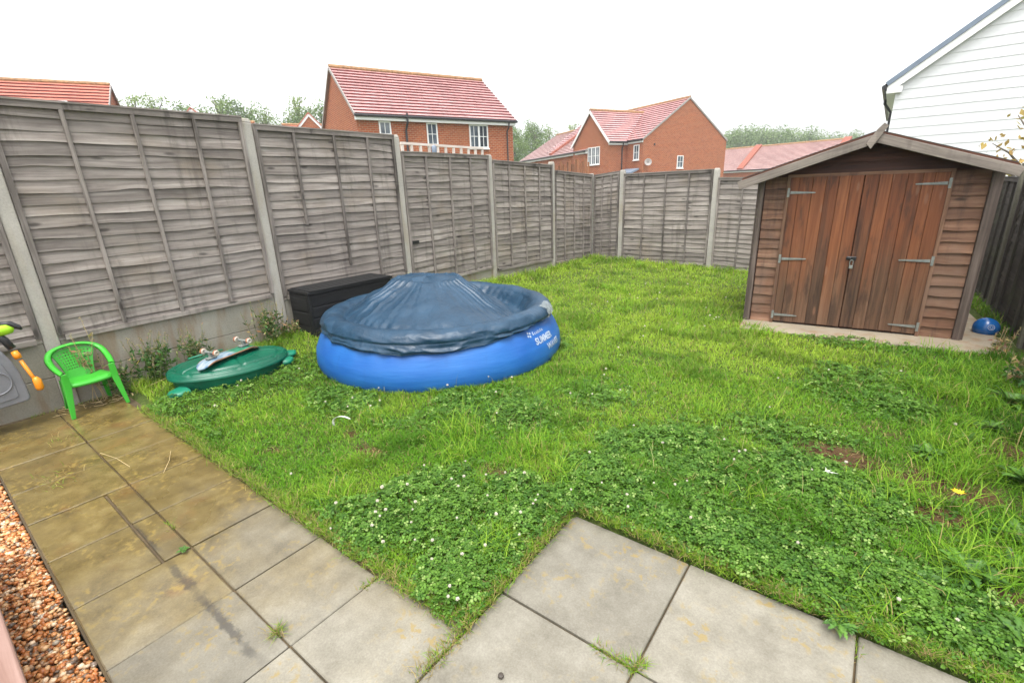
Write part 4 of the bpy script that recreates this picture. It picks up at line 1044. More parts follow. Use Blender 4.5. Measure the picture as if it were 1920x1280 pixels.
# L-shaped house with wing
a2 = 23.9; d2 = unit(a2); e2 = (d2[1], -d2[0]); A2 = Vector((-15.42, 36.87, 0)); V3 = lambda t: Vector((t[0], t[1], 0))
h2 = thing('brick_house', 'L-shaped orange brick house with tall gable end and front wing beyond the corner', 'house', (-18, 40, -0.3))
Fm = Frame(A2, (-e2[0], -e2[1]), (-d2[0], -d2[1]))          # front of the main body: u runs left, o faces us
# (the gable end is at u = 0)
fm = house(Fm, h2, 13.0, 9.5, 4.86, 7.9, -0.3, TILE, 16, verge=0.02, setb=0.1)
window(Fm, h2, 0.40, 1.0, 3.42, 4.5, fm, 1, (1, 1))
Fw = Frame(A2-V3(e2)*1.7-V3(d2)*1.75, d2, e2)                # right side of the wing: u runs away from us
fw_ = house(Fw, h2, 6.2, 4.95, 4.82, 7.33, -0.3, TILE, 14, setb=0.15)
Fwf = Frame(A2-V3(e2)*1.7-V3(d2)*1.75, (-e2[0], -e2[1]), (-d2[0], -d2[1]))
window(Fwf, h2, 1.25, 2.75, 3.26, 4.58, -0.10, 3, (1, 1))
for s0, s1 in ((0, 1), (1, 0)):
    m = MB()
    u0, z0 = (0.0, 4.74) if s0 == 0 else (4.95, 4.74)
    m.bar(Fwf(u0, .03, z0), Fwf(2.475, .03, 7.22), 0.05, 0.17, up=(0, 0, 1)); m.build('bargeboard', WHITE, h2)
m = MB(); m.tube([Fw(1.35, .04, 4.8), Fw(1.35, .02, 4.5), Fw(1.35, -.08, 4.35), Fw(1.35, -.08, -.2)], 0.045, 8); m.build('downpipe', BLACKP, h2)
Fg = Frame(A2, d2, e2); window(Fg, h2, 3.75, 4.43, 2.75, 3.68, -0.02, 1, (1, 1))
m = MB(); fbox(Fg, m, 1.18, 1.3, -.02, .03, 4.42, 4.56); m.build('vent', BLACKP, h2)
m = MB(); pts = [Fm(1.75, .05, 2.75), Fm(0.2, .05, 2.75), Fm(0.2, 0.9, 2.45), Fm(1.75, 0.9, 2.45)]; m.face(*[m.add(p) for p in pts]); m.build('canopy_roof', SLATE, h2, solid=0.12)
m = MB(); fbox(Fm, m, 0.2, 1.75, .88, .95, 2.25, 2.42); m.build('canopy_fascia', WHITE, h2)
# dish on the gable wall
cD = Fg(0.42, 0.25, 3.2); m = MB()
m.lathe([(0.01, -.05), (.12, -.035), (.22, .0), (.27, .03)], 24, cap=False); m.xf(Matrix.Translation(cD) @ Matrix.Rotation(R(-60), 4, 'Z') @ Matrix.Rotation(R(75), 4, 'Y'))
dsh = tag(m.build('satellite_dish', VERGE, None, smooth=True, solid=0.01), 'grey satellite dish on the gable wall of the L-shaped brick house', 'satellite dish')
m = MB(); m.tube([cD, Fg(0.5, 0.0, 3.05)], 0.025, 6); m.build('bracket', BLACKP, dsh)

# lower terrace left of it
dt = Vector((-0.855, 0.518, 0)); ot = (-0.518, -0.855)
Ft = Frame((-20.3, 36.95), (-dt.x, -dt.y), ot); Ft.P = Vector((-20.3, 36.95, 0))+dt*14
h3 = thing('terraced_house', 'low terrace with a pale pink roof and raised firewall left of the L-shaped house', 'house', (-27, 42, -0.3))
house(Ft, h3, 14.0, 9.0, 4.4, 7.0, -0.3, TILE2, 16)
m = MB(); m.bar(Ft(7.4, -.1, 4.5), Ft(7.4, -4.5, 7.12), 0.35, 0.3); m.build('firewall', FIREW, h3)

# terrace far right behind the shed
dg = Vector((0.976, -0.215, 0)); og = (-0.215, -0.976)
Fr = Frame((-20.5, 64.2), (dg.x, dg.y), og)
h4 = thing('terraced_house', 'long low terrace with a pale pink roof seen over the shed roof', 'house', (-10, 64, -0.3))
house(Fr, h4, 15.5, 9.0, 2.75, 5.4, -0.3, TILE2, 20)
for u in (6.3, 15.5):
    m = MB(); m.bar(Fr(u, -.1, 2.8), Fr(u, -4.5, 5.5), 0.7, 0.35); m.build('firewall', FIREW, h4)

# house at far left, only its roof shows
dl_ = Vector((0.43, 0.903, 0)).normalized(); ol_ = (dl_.y, -dl_.x)
Fl = Frame(Vector((-31.0, 8.3, 0))-dl_*11, (dl_.x, dl_.y), ol_)
h5 = thing('brick_house', 'far left house of which only the orange red roof shows over the fence', 'house', (-31, 7, -0.3))
house(Fl, h5, 11.0, 8.0, 4.8, 7.75, -0.3, TILE3, 16)
m = MB(); ids = [Fl(7.3, -1.75, 6.3), Fl(9.4, -1.75, 6.3), Fl(9.4, -2.15, 6.58), Fl(7.3, -2.15, 6.58)]; m.face(*[m.add(p) for p in ids]); m.build('roof_panel', WHITE, h5, solid=0.1)

# distant houses with a small gablet between the fence and the main house
ds = Vector((0.52, 0.854, 0)).normalized(); os_ = (ds.y, -ds.x)
Fs = Frame(Vector((-34.5, 21.6, 0))-ds*2.1, (ds.x, ds.y), os_)
h6 = thing('brick_house', 'distant house with a low red roof and small white-edged gablet left of the nearest house', 'house', (-36, 24, -0.3))
house(Fs, h6, 9.0, 7.0, 4.7, 7.0, -0.3, TILE3, 13)
def gablet(F, parent, u, o, zt, hw, hh):
    m = MB(); wallq(m, [F(u-hw, o, zt-hh), F(u+hw, o, zt-hh), F(u, o, zt)]); m.build('gablet_wall', BRICK, parent)
    m = MB(); m.bar(F(u-hw, o+.04, zt-hh), F(u, o+.04, zt), .05, .16); m.bar(F(u+hw, o+.04, zt-hh), F(u, o+.04, zt), .05, .16); m.build('bargeboard', WHITE, parent)
    m = MB()
    for s in (-1, 1): m.quad(F(u+s*(hw+.15), o+.1, zt-hh-.02), F(u, o+.1, zt+.13), F(u, o-3, zt+.13), F(u+s*(hw+.15), o-3, zt-hh-.02))
    m.build('gablet_roof', TILE3, parent, solid=0.06)
gablet(Fs, h6, 2.0, 0.6, 7.2, 1.6, 1.75)
Fs2 = Frame(Vector((-37.6, 15.4, 0))-ds*1.2, (ds.x, ds.y), os_)
h7 = thing('brick_house', 'distant house whose ridge and tiny white-edged gablet just show above the long fence', 'house', (-39, 17, -0.3))
house(Fs2, h7, 4.2, 7.0, 4.7, 7.08, -0.3, TILE3, 13)
gablet(Fs2, h7, 0.9, 0.6, 7.3, 1.2, 1.3)

# white boarded house at right
h8 = thing('clapboard_house', 'white clapboard house with a dark roof edge rising behind the shed', 'house', (4, 20, -0.3))
YW = 16.0; xl = -0.27; sl = math.tan(R(36.8)); ze8 = 3.68
m = MB()
pitch = 0.215; z = -0.3; xr = 12.0; xm = 5.2
while z < 8.2:
    zt = z+pitch
    xa = xl if z < ze8+0.05 else xl-0.2+(z-ze8)/sl+0.12
    xb = xl if zt < ze8+0.05 else xl-0.2+(zt-ze8)/sl+0.12
    m.quad((xa, YW-0.014, z), (xr-(xa-xl), YW-0.014, z), (xr-(xb-xl), YW-0.004, zt), (xb, YW-0.004, zt)); m.quad((xa, YW, z), (xr-(xa-xl), YW, z), (xr-(xa-xl), YW-0.014, z), (xa, YW-0.014, z))
    z = zt
m.build('clapboard_wall', CLAPB, h8)
m = MB(); m.quad((xl, YW, -0.3), (xl, YW+9, -0.3), (xl, YW+9, 3.7), (xl, YW, 3.7)); m.build('side_wall', CLAPB, h8)
zp = ze8+(5.9+0.47)*sl
for s in (1, -1):
    q = (lambda x: x) if s > 0 else (lambda x: 2*5.9-x)
    m = MB(); roof_plane(m, (q(-0.47), YW-0.12, ze8), (q(-0.47), YW+9, ze8), (q(5.9), YW+9, zp), (q(5.9), YW-0.12, zp), 22); m.build('roof', [SLATE, BLACKP], h8)
m = MB(); m.bar((-0.47, YW-0.14, ze8+0.04), (5.9, YW-0.14, zp+0.04), 0.03, 0.10); m.build('verge_strip', SLATE, h8)
m = MB(); m.bar((-0.40, YW-0.10, ze8-0.07), (5.9, YW-0.10, zp-0.12), 0.06, 0.15); m.box((-0.30, YW-0.075, ze8-0.10), (0.30, 0.10, 0.14)); m.build('bargeboard', WHITE, h8)
m = MB(); m.tube([(-0.51, YW-0.1, ze8-0.02), (-0.51, YW+9, ze8-0.02)], 0.055, 8); m.tube([(-0.51, YW+2.2, ze8-0.02), (-0.51, YW+2.2, ze8-0.15), (-0.33, YW+2.2, ze8-0.4), (-0.33, YW+2.2, -0.2)], 0.035, 8); m.build('gutter', BLACKP, h8)
m = MB(); m.quad((-0.47, YW, ze8-.1), (xl, YW, ze8-.1), (xl, YW+9, ze8-.1), (-0.47, YW+9, ze8-.1)); m.build('soffit', WHITE, h8)

# neighbour's things just over the fence
tr = MB(); y0, y1, zz0, zz1, X = 6.06, 8.3, 1.5, 2.46, -7.0
tr.box((X, (y0+y1)/2, zz1), (0.04, y1-y0, 0.04), 1); tr.box((X, (y0+y1)/2, zz1-0.16), (0.03, y1-y0, 0.035), 1)
n = 11
for k in range(n): tr.box((X-0.002, y0+0.03+k*(y1-y0-0.06)/(n-1), (zz1+zz0)/2-0.3), (0.036, 0.045, zz1-zz0+0.55), 2)
tag(tr.build('trellis', TRELLIS), 'pale wooden trellis rail in the next garden in front of the nearest house', 'trellis')
bfm = MB(); 
for k in range(26):
    t = k/25; p = Vector((-12.0+1.75*t, 17.6+1.35*t, 0)); hgt = 2.35+0.12*math.sin(k*1.7)+0.35*t
    bfm.box((p.x, p.y, hgt/2-0.2), (0.07, 0.03, hgt+0.4), 2, None, Matrix.Rotation(R(38), 3, 'Z'))
for zz in (0.7, 1.7): bfm.bar((-12.0, 17.6, zz), (-10.25, 18.95, zz), 0.05, 0.08)
tag(bfm.build('picket_fence', BROWNF), 'orange brown stick fence in front of the low terrace left of the L-shaped house', 'fence')
lm = MB(); lm.lathe([(0.03, 0.0), (0.045, 0.06), (0.045, 0.16), (0.02, 0.19)], 12, (-6.4, 6.28, 2.2))
lamp = thing('garden_post', 'small grey capped post with dark brackets behind the fence below the middle window', 'post', (-6.4, 6.28, -0.3))
lm.build('cap', SLATE, lamp, smooth=True)
lm = MB(); lm.tube([(-6.4, 6.28, -0.3), (-6.4, 6.28, 2.2)], 0.03, 8)
for s in (-1, 1): lm.tube([(-6.4, 6.28, 2.12), (-6.4+0.02*s, 6.28+0.1*s, 2.18), (-6.4+0.02*s, 6.28+0.13*s, 2.25)], 0.022, 6)
lm.build('bracket', BLACKP, lamp)

# ------------------------------------------------------------------ distant trees
def tree_proto(name, h, spread, nleaf, leaf, cols, seed, airy=0.5):
    """trunk with limbs, crown of leaf clumps; returns a list of (name, object builder)"""
    rg = np.random.default_rng(seed); rnd = random.Random(seed)
    tb = MB(); tb.tube([(0, 0, -0.5), (0.05*h*0.1, 0, h*0.25), (0.02*h, 0.01*h, h*0.55), (0, 0, h*0.93)], [h*0.022, h*0.017, h*0.011, h*0.003], 7)
    cl = []
    for k in range(int(16+8*airy)):
        t = 0.28+0.7*(k/ (15+8*airy)); a = k*2.4+rnd.uniform(-.4, .4); rr = spread*(math.sin(math.pi*min(1, (t-0.2)/0.85))**0.7)*rnd.uniform(0.55, 1.05)
        z0 = h*t*0.86; p = Vector((math.cos(a)*rr, math.sin(a)*rr, h*t+rnd.uniform(0, .04)*h))
        tb.tube([(0, 0, z0), Vector((0, 0, z0)).lerp(p, 0.5)+Vector((0, 0, 0.02*h)), p], [h*0.008, h*0.005, h*0.002], 5)
        cl.append((p, spread*rnd.uniform(0.28, 0.52))); cl.append((Vector((0, 0, z0)).lerp(p, 0.55), spread*rnd.uniform(0.25, 0.42)))
    cl.append((Vector((0, 0, h*0.96)), spread*0.25))
    C = np.array([c[0][:] for c in cl]); S = np.array([c[1] for c in cl]); w = S**2; idx = rg.choice(len(cl), nleaf, p=w/w.sum())
    d = rg.normal(size=(nleaf, 3)); d /= np.linalg.norm(d, axis=1, keepdims=True); rad = rg.random(nleaf)**0.45
    P = C[idx]+d*(S[idx]*rad)[:, None]*np.array([1, 1, 0.85])
    a1_ = rg.normal(size=(nleaf, 3)); a1_ /= np.linalg.norm(a1_, axis=1, keepdims=True); a2_ = np.cross(a1_, rg.normal(size=(nleaf, 3))); a2_ /= np.linalg.norm(a2_, axis=1, keepdims=True)
    s = leaf*rg.uniform(0.6, 1.3, nleaf)[:, None]
    co = np.stack([P-a1_*s, P+a2_*s*0.6, P+a1_*s, P-a2_*s*0.6], 1).reshape(-1, 3)
    b = (np.arange(nleaf)*4)[:, None]; tris = np.concatenate([b+[0, 1, 2], b+[0, 2, 3]], 0)
    cidx = rg.random(len(cl)); f = np.clip(cidx[idx]*0.6+rg.random(nleaf)*0.5, 0, 1)[:, None]
    col = np.array(cols[0])*(1-f)+np.array(cols[1])*f
    return tb, co, tris, np.repeat(col, 4, 0)
TREES = []
protos = {}
def make_tree(kind, h, spread, nleaf, leaf, cols, seed, airy, label, loc, group):
    t = thing('tree', label, 'tree', loc, group); tb, co, tris, col = tree_proto('tree', h, spread, nleaf, leaf, cols, seed, airy)
    for i in range(len(tb.v)): tb.v[i] = tuple(Vector(tb.v[i])+t.location)
    tb.build('trunk', BARK, t, smooth=True); raw_mesh('crown', co, tris, LEAF, col, parent=t); return t
BIR = ((0.15, 0.22, 0.06), (0.31, 0.4, 0.13)); OAK = ((0.085, 0.15, 0.045), (0.2, 0.29, 0.09)); GRYG = ((0.13, 0.2, 0.08), (0.26, 0.35, 0.14))  # leaf colours lightened to stand in for part of the distance haze
g1 = 'trees beyond the houses on the left'; g3 = 'trees beyond the far terrace on the right'; g2 = 'trees between the two brick houses'
birch = make_tree('birch', 14.8, 2.4, 4600, 0.13, BIR, 3, 0.9, 'airy pale green tree just right of the far left orange roof', (-78.0, 24.4, -0.4), g1)
broad = make_tree('broad', 13.4, 3.3, 7000, 0.14, OAK, 5, 0.3, 'small dark green bushy tree above the first fence panels', (-72.8, 28.1, -0.4), g1)
bushy = make_tree('bushy', 12.6, 5.0, 8000, 0.19, GRYG, 9, 0.2, 'hazy round-topped tree leftmost beyond the blank gable end', (-30.5, 126.8, -0.4), g3)
for (x, y, src, sc, rz, lab) in (
    (-75.9, 26.15, birch, 1.0, 1.0, 'slender airy tree second from the far left orange roof'),
    (-71.8, 31.94, birch, 0.98, 2.2, 'thin pale tree left of the tallest clump above the third fence post'),
    (-69.85, 33.4, broad, 1.06, 0.6, 'rounded mid green tree above the tall concrete post by the tiny gablet'),
    (-71.2, 37.4, birch, 0.93, 3.9, 'wispy tree above the left end of the low red roof'),
    (-67.5, 40.6, birch, 1.02, 5.2, 'tall airy tree above the small white-edged gablet'),
    (-68.6, 39.4, broad, 0.93, 4.1, 'bushy lower tree beside the tall airy tree above the low red roof'),
    (-64.9, 42.3, broad, 1.02, 2.9, 'dark tree touching the left edge of the nearest brick house'),
    (-76.5, 29.0, broad, 0.86, 1.9, 'low dark tree in the gap between slender trees on the left')):
    dup(src, (x, y, -0.4), rz, sc, lab, g1)
for (x, y, src, sc, rz, lab) in (
    (-45.6, 61.3, broad, 0.80, 1.3, 'dark green tree touching the right edge of the nearest brick house'),
    (-46.2, 67.7, broad, 0.87, 0.3, 'full green tree above the left end of the pale terrace roof'),
    (-47.25, 73.5, birch, 0.77, 2.6, 'light green tree above the pale terrace roof'),
    (-44.0, 75.6, birch, 0.80, 4.4, 'faint tree peeping over the terrace ridge beside the wing gable'),
    (-50.5, 71.0, broad, 0.82, 5.0, 'hazy tree set farther back above the terrace roof')):
    dup(src, (x, y, -0.4), rz, sc, lab, g2)
for (x, y, sc, rz, lab) in ((-27.7, 129.2, 1.02, 1.0, 'hazy pale tree second beyond the blank gable end'), (-24.2, 131.7, 1.0, 2.0, 'hazy tree above the sloping firewall of the far terrace'),
    (-20.8, 134.3, 0.98, 3.0, 'hazy rounded tree above the middle of the far terrace roof'), (-16.8, 137.1, 0.94, 4.0, 'broad hazy tree above the right part of the far terrace roof'),
    (-12.8, 139.9, 0.84, 5.0, 'low hazy tree where the far roof meets the shed roof'), (-34.0, 128.0, 0.9, 5.7, 'hazy tree half hidden by the blank gable end'), (-8.6, 141.0, 0.85, 0.5, 'last hazy tree to the right above the shed roof slope')):
    dup(bushy, (x, y, -0.4), rz, sc, lab, g3)
# thin shrub behind the right fence
sh = make_tree('shrub', 2.75, 0.55, 420, 0.055, ((0.2, 0.2, 0.04), (0.5, 0.33, 0.12)), 21, 0.9, 'thin yellow-green shrub with reddish twigs behind the right end of the shed roof', (1.66, 11.5, -0.3), None)
sh.name = 'shrub'; sh['category'] = 'shrub'

# ------------------------------------------------------------------ grass, clover and weeds
def in_lawn(x, y):
    ok = (x > -5.27) & (x < 1.19) & (y < 9.98)
    edge = np.where(x < -1.05, 0.965, 1.815)+0.028*(vnoise(x, y, 7, 5)-0.35)*2
    wob = -1.05+0.03*(vnoise(x, y, 8, 8)-0.5)
    edge = np.where(x < wob, np.where(x < -1.05, edge, 0.99), np.maximum(edge, 1.80))
    ok &= y > edge
    ok &= ~((x < -4.66) & (y < 1.03+0.1*vnoise(x, y, 5, 2)))
    ok &= np.hypot(x-PX, y-PYY) > 1.2
    c, s = math.cos(R(76)), math.sin(R(76)); qx = (x-QX)*c+(y-QY)*s; qy = -(x-QX)*s+(y-QY)*c
    ok &= (qx/0.475)**2+(qy/0.318)**2 > 1
    c, s = math.cos(SA), math.sin(SA); qx = (x-SX)*c+(y-SY)*s; qy = -(x-SX)*s+(y-SY)*c
    ok &= ~((qx > -0.97) & (qx < 1.40) & (qy > -0.33+0.05*np.sin(qx*5)+0.03*np.sin(qx*13)))
    ok &= ~((x < -4.88) & (y > 2.72) & (y < 3.98))
    return ok
CB = [(-4.55, 1.62, .55, .42, .9), (-4.2, 2.05, .5, .4, .9), (-4.35, 1.18, .38, .25, 1.0), (-3.3, 1.95, .7, .24, .7), (-2.3, 2.45, .35, .45, .75), (-1.7, 1.4, .38, .34, .95), (-1.95, 1.12, .35, .2, .8), (-1.3, 1.75, .35, .35, .8), (-1.22, 1.2, .25, .3, 1.0),
      (-0.8, 2.5, .62, .55, 1.0), (-0.15, 2.6, .5, .45, .85), (-0.3, 2.05, .6, .28, 1.0), (-1.0, 2.25, .4, .4, 1.0), (0.1, 4.35, .5, .55, .95), (-0.3, 3.2, .42, .35, .7), (-2.0, 2.55, .4, .3, .7), (0.1, 5.55, .7, .25, .8), (-1.5, 3.1, .35, .4, .5), (0.4, 2.1, .5, .28, .8), (-3.9, 1.15, .5, .2, .7), (-2.6, 3.9, .25, .5, .6), (-1.4, 4.3, .3, .3, .45)]
def clover_mask(x, y):
    m = np.zeros_like(x)
    for (cx, cy, rx, ry, s) in CB: m = np.maximum(m, s*np.exp(-(((x-cx)/rx)**2+((y-cy)/ry)**2)**1.5*0.8))
    n = vnoise(x, y, 3.1, 12)*0.6+vnoise(x, y, 8.0, 13)*0.4
    return sstep(m+0.9*(n-0.5), 0.22, 0.95)
def sample(dmax, k):
    """points whose density falls off with distance from the viewpoint"""
    xs, ys = [], []; 
    for (r0, r1) in ((0.9, 2.2), (2.2, 3.0), (3.0, 4.2), (4.2, 6.0), (6.0, 8.0), (8.0, 11.6)):
        den = min(dmax, k/(((r0+r1)/2)**2)); n = int(den*6.6*9.5)
        x = rng.uniform(-5.3, 1.2, n); y = rng.uniform(0.9, 10.0, n); d = np.hypot(x, y); q = (d >= r0) & (d < r1)
        xs.append(x[q]); ys.append(y[q])
    x = np.concatenate(xs); y = np.concatenate(ys); q = in_lawn(x, y); return x[q], y[q]
def blades(x, y, L, w, lean, col, z=None, az=None):
    n = len(x); z = lawn_z(x, y)-0.004 if z is None else z
    a = rng.uniform(0, 2*math.pi, n) if az is None else az; hx, hy = np.cos(a), np.sin(a); b = a+math.pi/2+rng.uniform(-.7, .7, n); bx, by = np.cos(b)*w, np.sin(b)*w
    t1 = 0.55
    def pt(t):
        hz = L*t*(1-0.42*lean*t); hh = L*lean*t**1.7*0.95
        return x+hx*hh, y+hy*hh, z+hz
    p0 = pt(0.0); p1 = pt(t1); p2 = pt(1.0)
    V = np.empty((n, 5, 3))
    for i, (p, s, f) in enumerate(((p0, -1, 1.0), (p0, 1, 1.0), (p1, -1, .8), (p1, 1, .8), (p2, 0, 0))):
        V[:, i, 0] = p[0]+bx*s*f; V[:, i, 1] = p[1]+by*s*f; V[:, i, 2] = p[2]
    base = (np.arange(n)*5)[:, None]
    T = np.concatenate([base+[0, 1, 3], base+[0, 3, 2], base+[2, 3, 4]], 0)
    C = np.repeat(col, 5, 0); return V.reshape(-1, 3), T, C
def pal(n, w, a, b):
    f = np.clip(w, 0, 1)[:, None]; return np.array(a)*(1-f)+np.array(b)*f
def merge(parts):
    V, T, C = [], [], []; o = 0
    for v, t, c in parts: V.append(v); T.append(t+o); C.append(c); o += len(v)
    return np.concatenate(V), np.concatenate(T), np.concatenate(C)
G_DK, G_MD, G_YL, G_ST = (0.05, 0.145, 0.012), (0.12, 0.285, 0.017), (0.305, 0.445, 0.042), (0.4, 0.32, 0.13)
def grass():
    parts = []
    x, y = sample(20000, 125000); d = np.hypot(x, y)
    cm = clover_mask(x, y); sm = soil_mask(x, y)
    keep = rng.random(len(x)) > (0.3*cm+0.78*sm); x, y, d, cm, sm = (q[keep] for q in (x, y, d, cm, sm)); n = len(x)
    big = vnoise(x, y, 1.1, 41); med = vnoise(x, y, 3.7, 42); fin = vnoise(x, y, 11, 43)
    # longest in the middle and by the fence, short by the slabs; tussocky
    tuss = sstep(0.5*med+0.5*fin, 0.5, 0.78)
    L = (0.032+0.044*tuss+0.016*sstep(d, 2.5, 5))*rng.uniform(0.55, 1.35, n)*(1-0.35*sm)
    L = L*(1+0.8*sstep(-x, 4.7, 5.2)+0.9*sstep(x, 0.7, 1.15)+1.1*sstep(y, 9.1, 9.9)+0.7*sstep(-x, 4.6, 5.1)*sstep(y, 5, 7)); L = np.minimum(L, 0.19)
    near = 1-sstep(np.minimum(np.abs(y-0.97)+(x > -1.05)*9, np.abs(y-1.82)+(x < -1.05)*9), 0.0, 0.12); L *= 1-0.3*near
    lean = np.clip(rng.normal(0.75, 0.28, n), 0.15, 1.35)
    wv = 0.00125+0.00034*d; w = wv*rng.uniform(0.7, 1.35, n)
    yel = 0.42*sstep(big, 0.3, 0.7)+0.68*sstep(d, 2.5, 5.5)*(1-sstep(x, -0.6, 0.8))+0.25*(fin-0.5)+rng.normal(0, 0.16, n)-0.35*cm-0.1
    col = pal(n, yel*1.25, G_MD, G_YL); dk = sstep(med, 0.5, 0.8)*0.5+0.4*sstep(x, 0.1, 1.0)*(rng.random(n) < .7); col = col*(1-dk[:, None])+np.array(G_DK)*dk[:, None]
    st = rng.random(n) < (0.05+0.22*sm+0.16*near+0.05*sstep(fin, .6, .8)); col[st] = np.array(G_ST)*rng.uniform(0.5, 1.1, (st.sum(), 1))
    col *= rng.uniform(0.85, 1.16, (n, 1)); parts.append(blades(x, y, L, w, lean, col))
    # tussocks of long arching grass
    tx, ty, tn = [], [], 0
    cs = [(0.28, 2.86, .15, 240), (-1.55, 2.15, .14, 200), (-1.25, 2.0, .12, 160), (-1.9, 1.85, .12, 140), (-1.22, 1.36, .09, 110), (-2.2, 1.2, .1, 120), (0.72, 2.64, .2, 320), (0.95, 3.4, .2, 260), (0.2, 1.93, .1, 100), (-0.3, 2.4, .09, 80), (-2.8, 1.85, .15, 150), (-2.1, 2.1, .2, 200)]
    for k in range(60): cs.append((rng.uniform(-5, 1.1), rng.uniform(2.5, 9.8), rng.uniform(.06, .2), int(rng.uniform(40, 130))))
    for k in range(34): cs.append((rng.uniform(.45, 1.15), rng.uniform(2.0, 5.6), rng.uniform(.08, .18), int(rng.uniform(70, 170))))
    for k in range(26): cs.append((rng.uniform(-5.25, -5.1), rng.uniform(1.1, 9.8), .1, 50))
    X, Y, LL = [], [], []
    for (cx, cy, r, m) in cs: X.append(rng.normal(cx, r*0.55, m)); Y.append(rng.normal(cy, r*0.55, m)); LL.append(np.full(m, 0.07+r*0.5))
    x = np.concatenate(X); y = np.concatenate(Y); LL = np.concatenate(LL); q = in_lawn(x, y); x, y, LL = x[q], y[q], LL[q]; n = len(x); d = np.hypot(x, y)
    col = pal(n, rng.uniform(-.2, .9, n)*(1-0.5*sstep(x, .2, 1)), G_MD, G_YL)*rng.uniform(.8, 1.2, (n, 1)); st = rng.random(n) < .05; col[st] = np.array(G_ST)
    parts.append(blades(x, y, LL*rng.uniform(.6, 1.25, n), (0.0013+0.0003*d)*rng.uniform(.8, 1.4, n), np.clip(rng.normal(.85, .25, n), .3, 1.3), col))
    # tall thin seed stalks over the far lawn
    n = 420; x = rng.uniform(-5.2, 1.1, n); y = rng.uniform(2.2, 9.8, n); q = in_lawn(x, y); x, y = x[q], y[q]; n = len(x)
    col = np.array((0.4, 0.38, 0.16))*rng.uniform(.6, 1.1, (n, 1)); parts.append(blades(x, y, rng.uniform(.1, .24, n), 0.0011+0.0002*np.hypot(x, y), rng.uniform(.1, .9, n), col))
    # fringe over the slab edges and in the joints
    def fringe(x0, y0, x1, y1, m, r, L, straw=.35, zz=None):
        t = rng.random(m); x = x0+(x1-x0)*t+rng.normal(0, r, m); y = y0+(y1-y0)*t+rng.normal(0, r, m)
        col = pal(m, rng.random(m), G_MD, G_YL)*rng.uniform(.6, 1.1, (m, 1)); st = rng.random(m) < straw; col[st] = np.array(G_ST)*rng.uniform(.5, 1, (st.sum(), 1))
        return blades(x, y, L*rng.uniform(.5, 1.4, m), np.full(m, .0016), np.clip(rng.normal(.9, .3, m), .2, 1.4), col, z=np.full(m, -.012) if zz is None else lawn_z(x, y)-.004)
    parts += [fringe(-4.6, .985, -1.1, .99, 5200, .017, .05, .36, 1), fringe(-1.06, 1.0, -1.06, 1.8, 1500, .017, .045, .42, 1), fringe(-1.0, 1.845, 1.15, 1.845, 3200, .017, .05, .28, 1),
              fringe(-1.05, 1.0, -1.06, .76, 330, .013, .045, .6), fringe(-.62, 1.22, -.46, 1.22, 150, .01, .035, .45), fringe(-.47, 1.22, -.44, 1.24, 110, .012, .05, .3), fringe(-1.66, .555, -1.63, .555, 90, .011, .045, .4),
              fringe(-1.55, .97, -1.55, .88, 90, .008, .03, .4), fringe(.155, 1.8, .16, 1.7, 40, .008, .025, .3), fringe(-2.78, .56, -2.7, .56, 40, .012, .03, .2), fringe(-4.0, .3, -3.7, .32, 50, .05, .05, .5), fringe(-4.6, .4, -4.5, .5, 30, .05, .06, .6),
              fringe(-5.27, .4, -5.25, 1.1, 160, .02, .05, .4)]
    stuff(raw_mesh('grass', *merge(parts)[:2], GRASS, merge(parts)[2]))
grass()

def leaf_fans(P, nrm_tilt, size, col, kind=3):
    """three-leaflet leaves at P"""
    n = len(P); a0 = rng.uniform(0, 6.28, n); tilt = rng.uniform(-nrm_tilt, nrm_tilt, (n, 2)); V = []; 
    prof = np.array([(0.06, 0.0), (0.5, -0.36), (0.98, -0.26), (0.94, 0.0), (0.98, 0.26), (0.5, 0.36)])
    for k in range(kind):
        a = a0+k*2*math.pi/kind+rng.uniform(-.15, .15, n); c, s = np.cos(a)[:, None], np.sin(a)[:, None]; sz = (size*rng.uniform(.85, 1.15, n))[:, None]
        lx = prof[None, :, 0]*sz; ly = prof[None, :, 1]*sz*1.15; x = lx*c-ly*s; y = lx*s+ly*c
        z = tilt[:, :1]*x+tilt[:, 1:]*y+np.abs(ly)*0.35-lx*0.18*rng.uniform(.3, 1.6, n)[:, None]
        V.append(np.stack([x, y, z], -1)+P[:, None])
    V = np.stack(V, 1).reshape(-1, 3); b = (np.arange(n*kind)*6)[:, None]
    T = np.concatenate([b+[0, 1, 3], b+[1, 2, 3], b+[0, 3, 5], b+[3, 4, 5]], 0); return V, T, np.repeat(col, kind*6, 0)
def clover():
    x, y = sample(7500, 36000); cm = clover_mask(x, y)*(1-.8*soil_mask(x, y)); q = rng.random(len(x)) < cm*0.95+0.05; x, y, cm = x[q], y[q], cm[q]; n = len(x); d = np.hypot(x, y)
    hum = vnoise(x, y, 6, 51)*.6+vnoise(x, y, 15, 52)*.4
    z = lawn_z(x, y)+0.012+0.052*cm*hum+rng.uniform(-.012, .014, n)
    col = pal(n, rng.random(n)*.9+.4*(hum-.5), (0.04, 0.115, 0.012), (0.14, 0.275, 0.036))*rng.uniform(.8, 1.2, (n, 1)); lt = rng.random(n) < .06; col[lt] = (0.26, 0.38, 0.1)
    size = (0.0105+0.0017*d)*rng.uniform(.7, 1.2, n)
    V, T, C = leaf_fans(np.stack([x, y, z], -1), .5, size, col); stuff(raw_mesh('clover', V, T, CLOVER, C)); return x, y
clx, cly = clover()
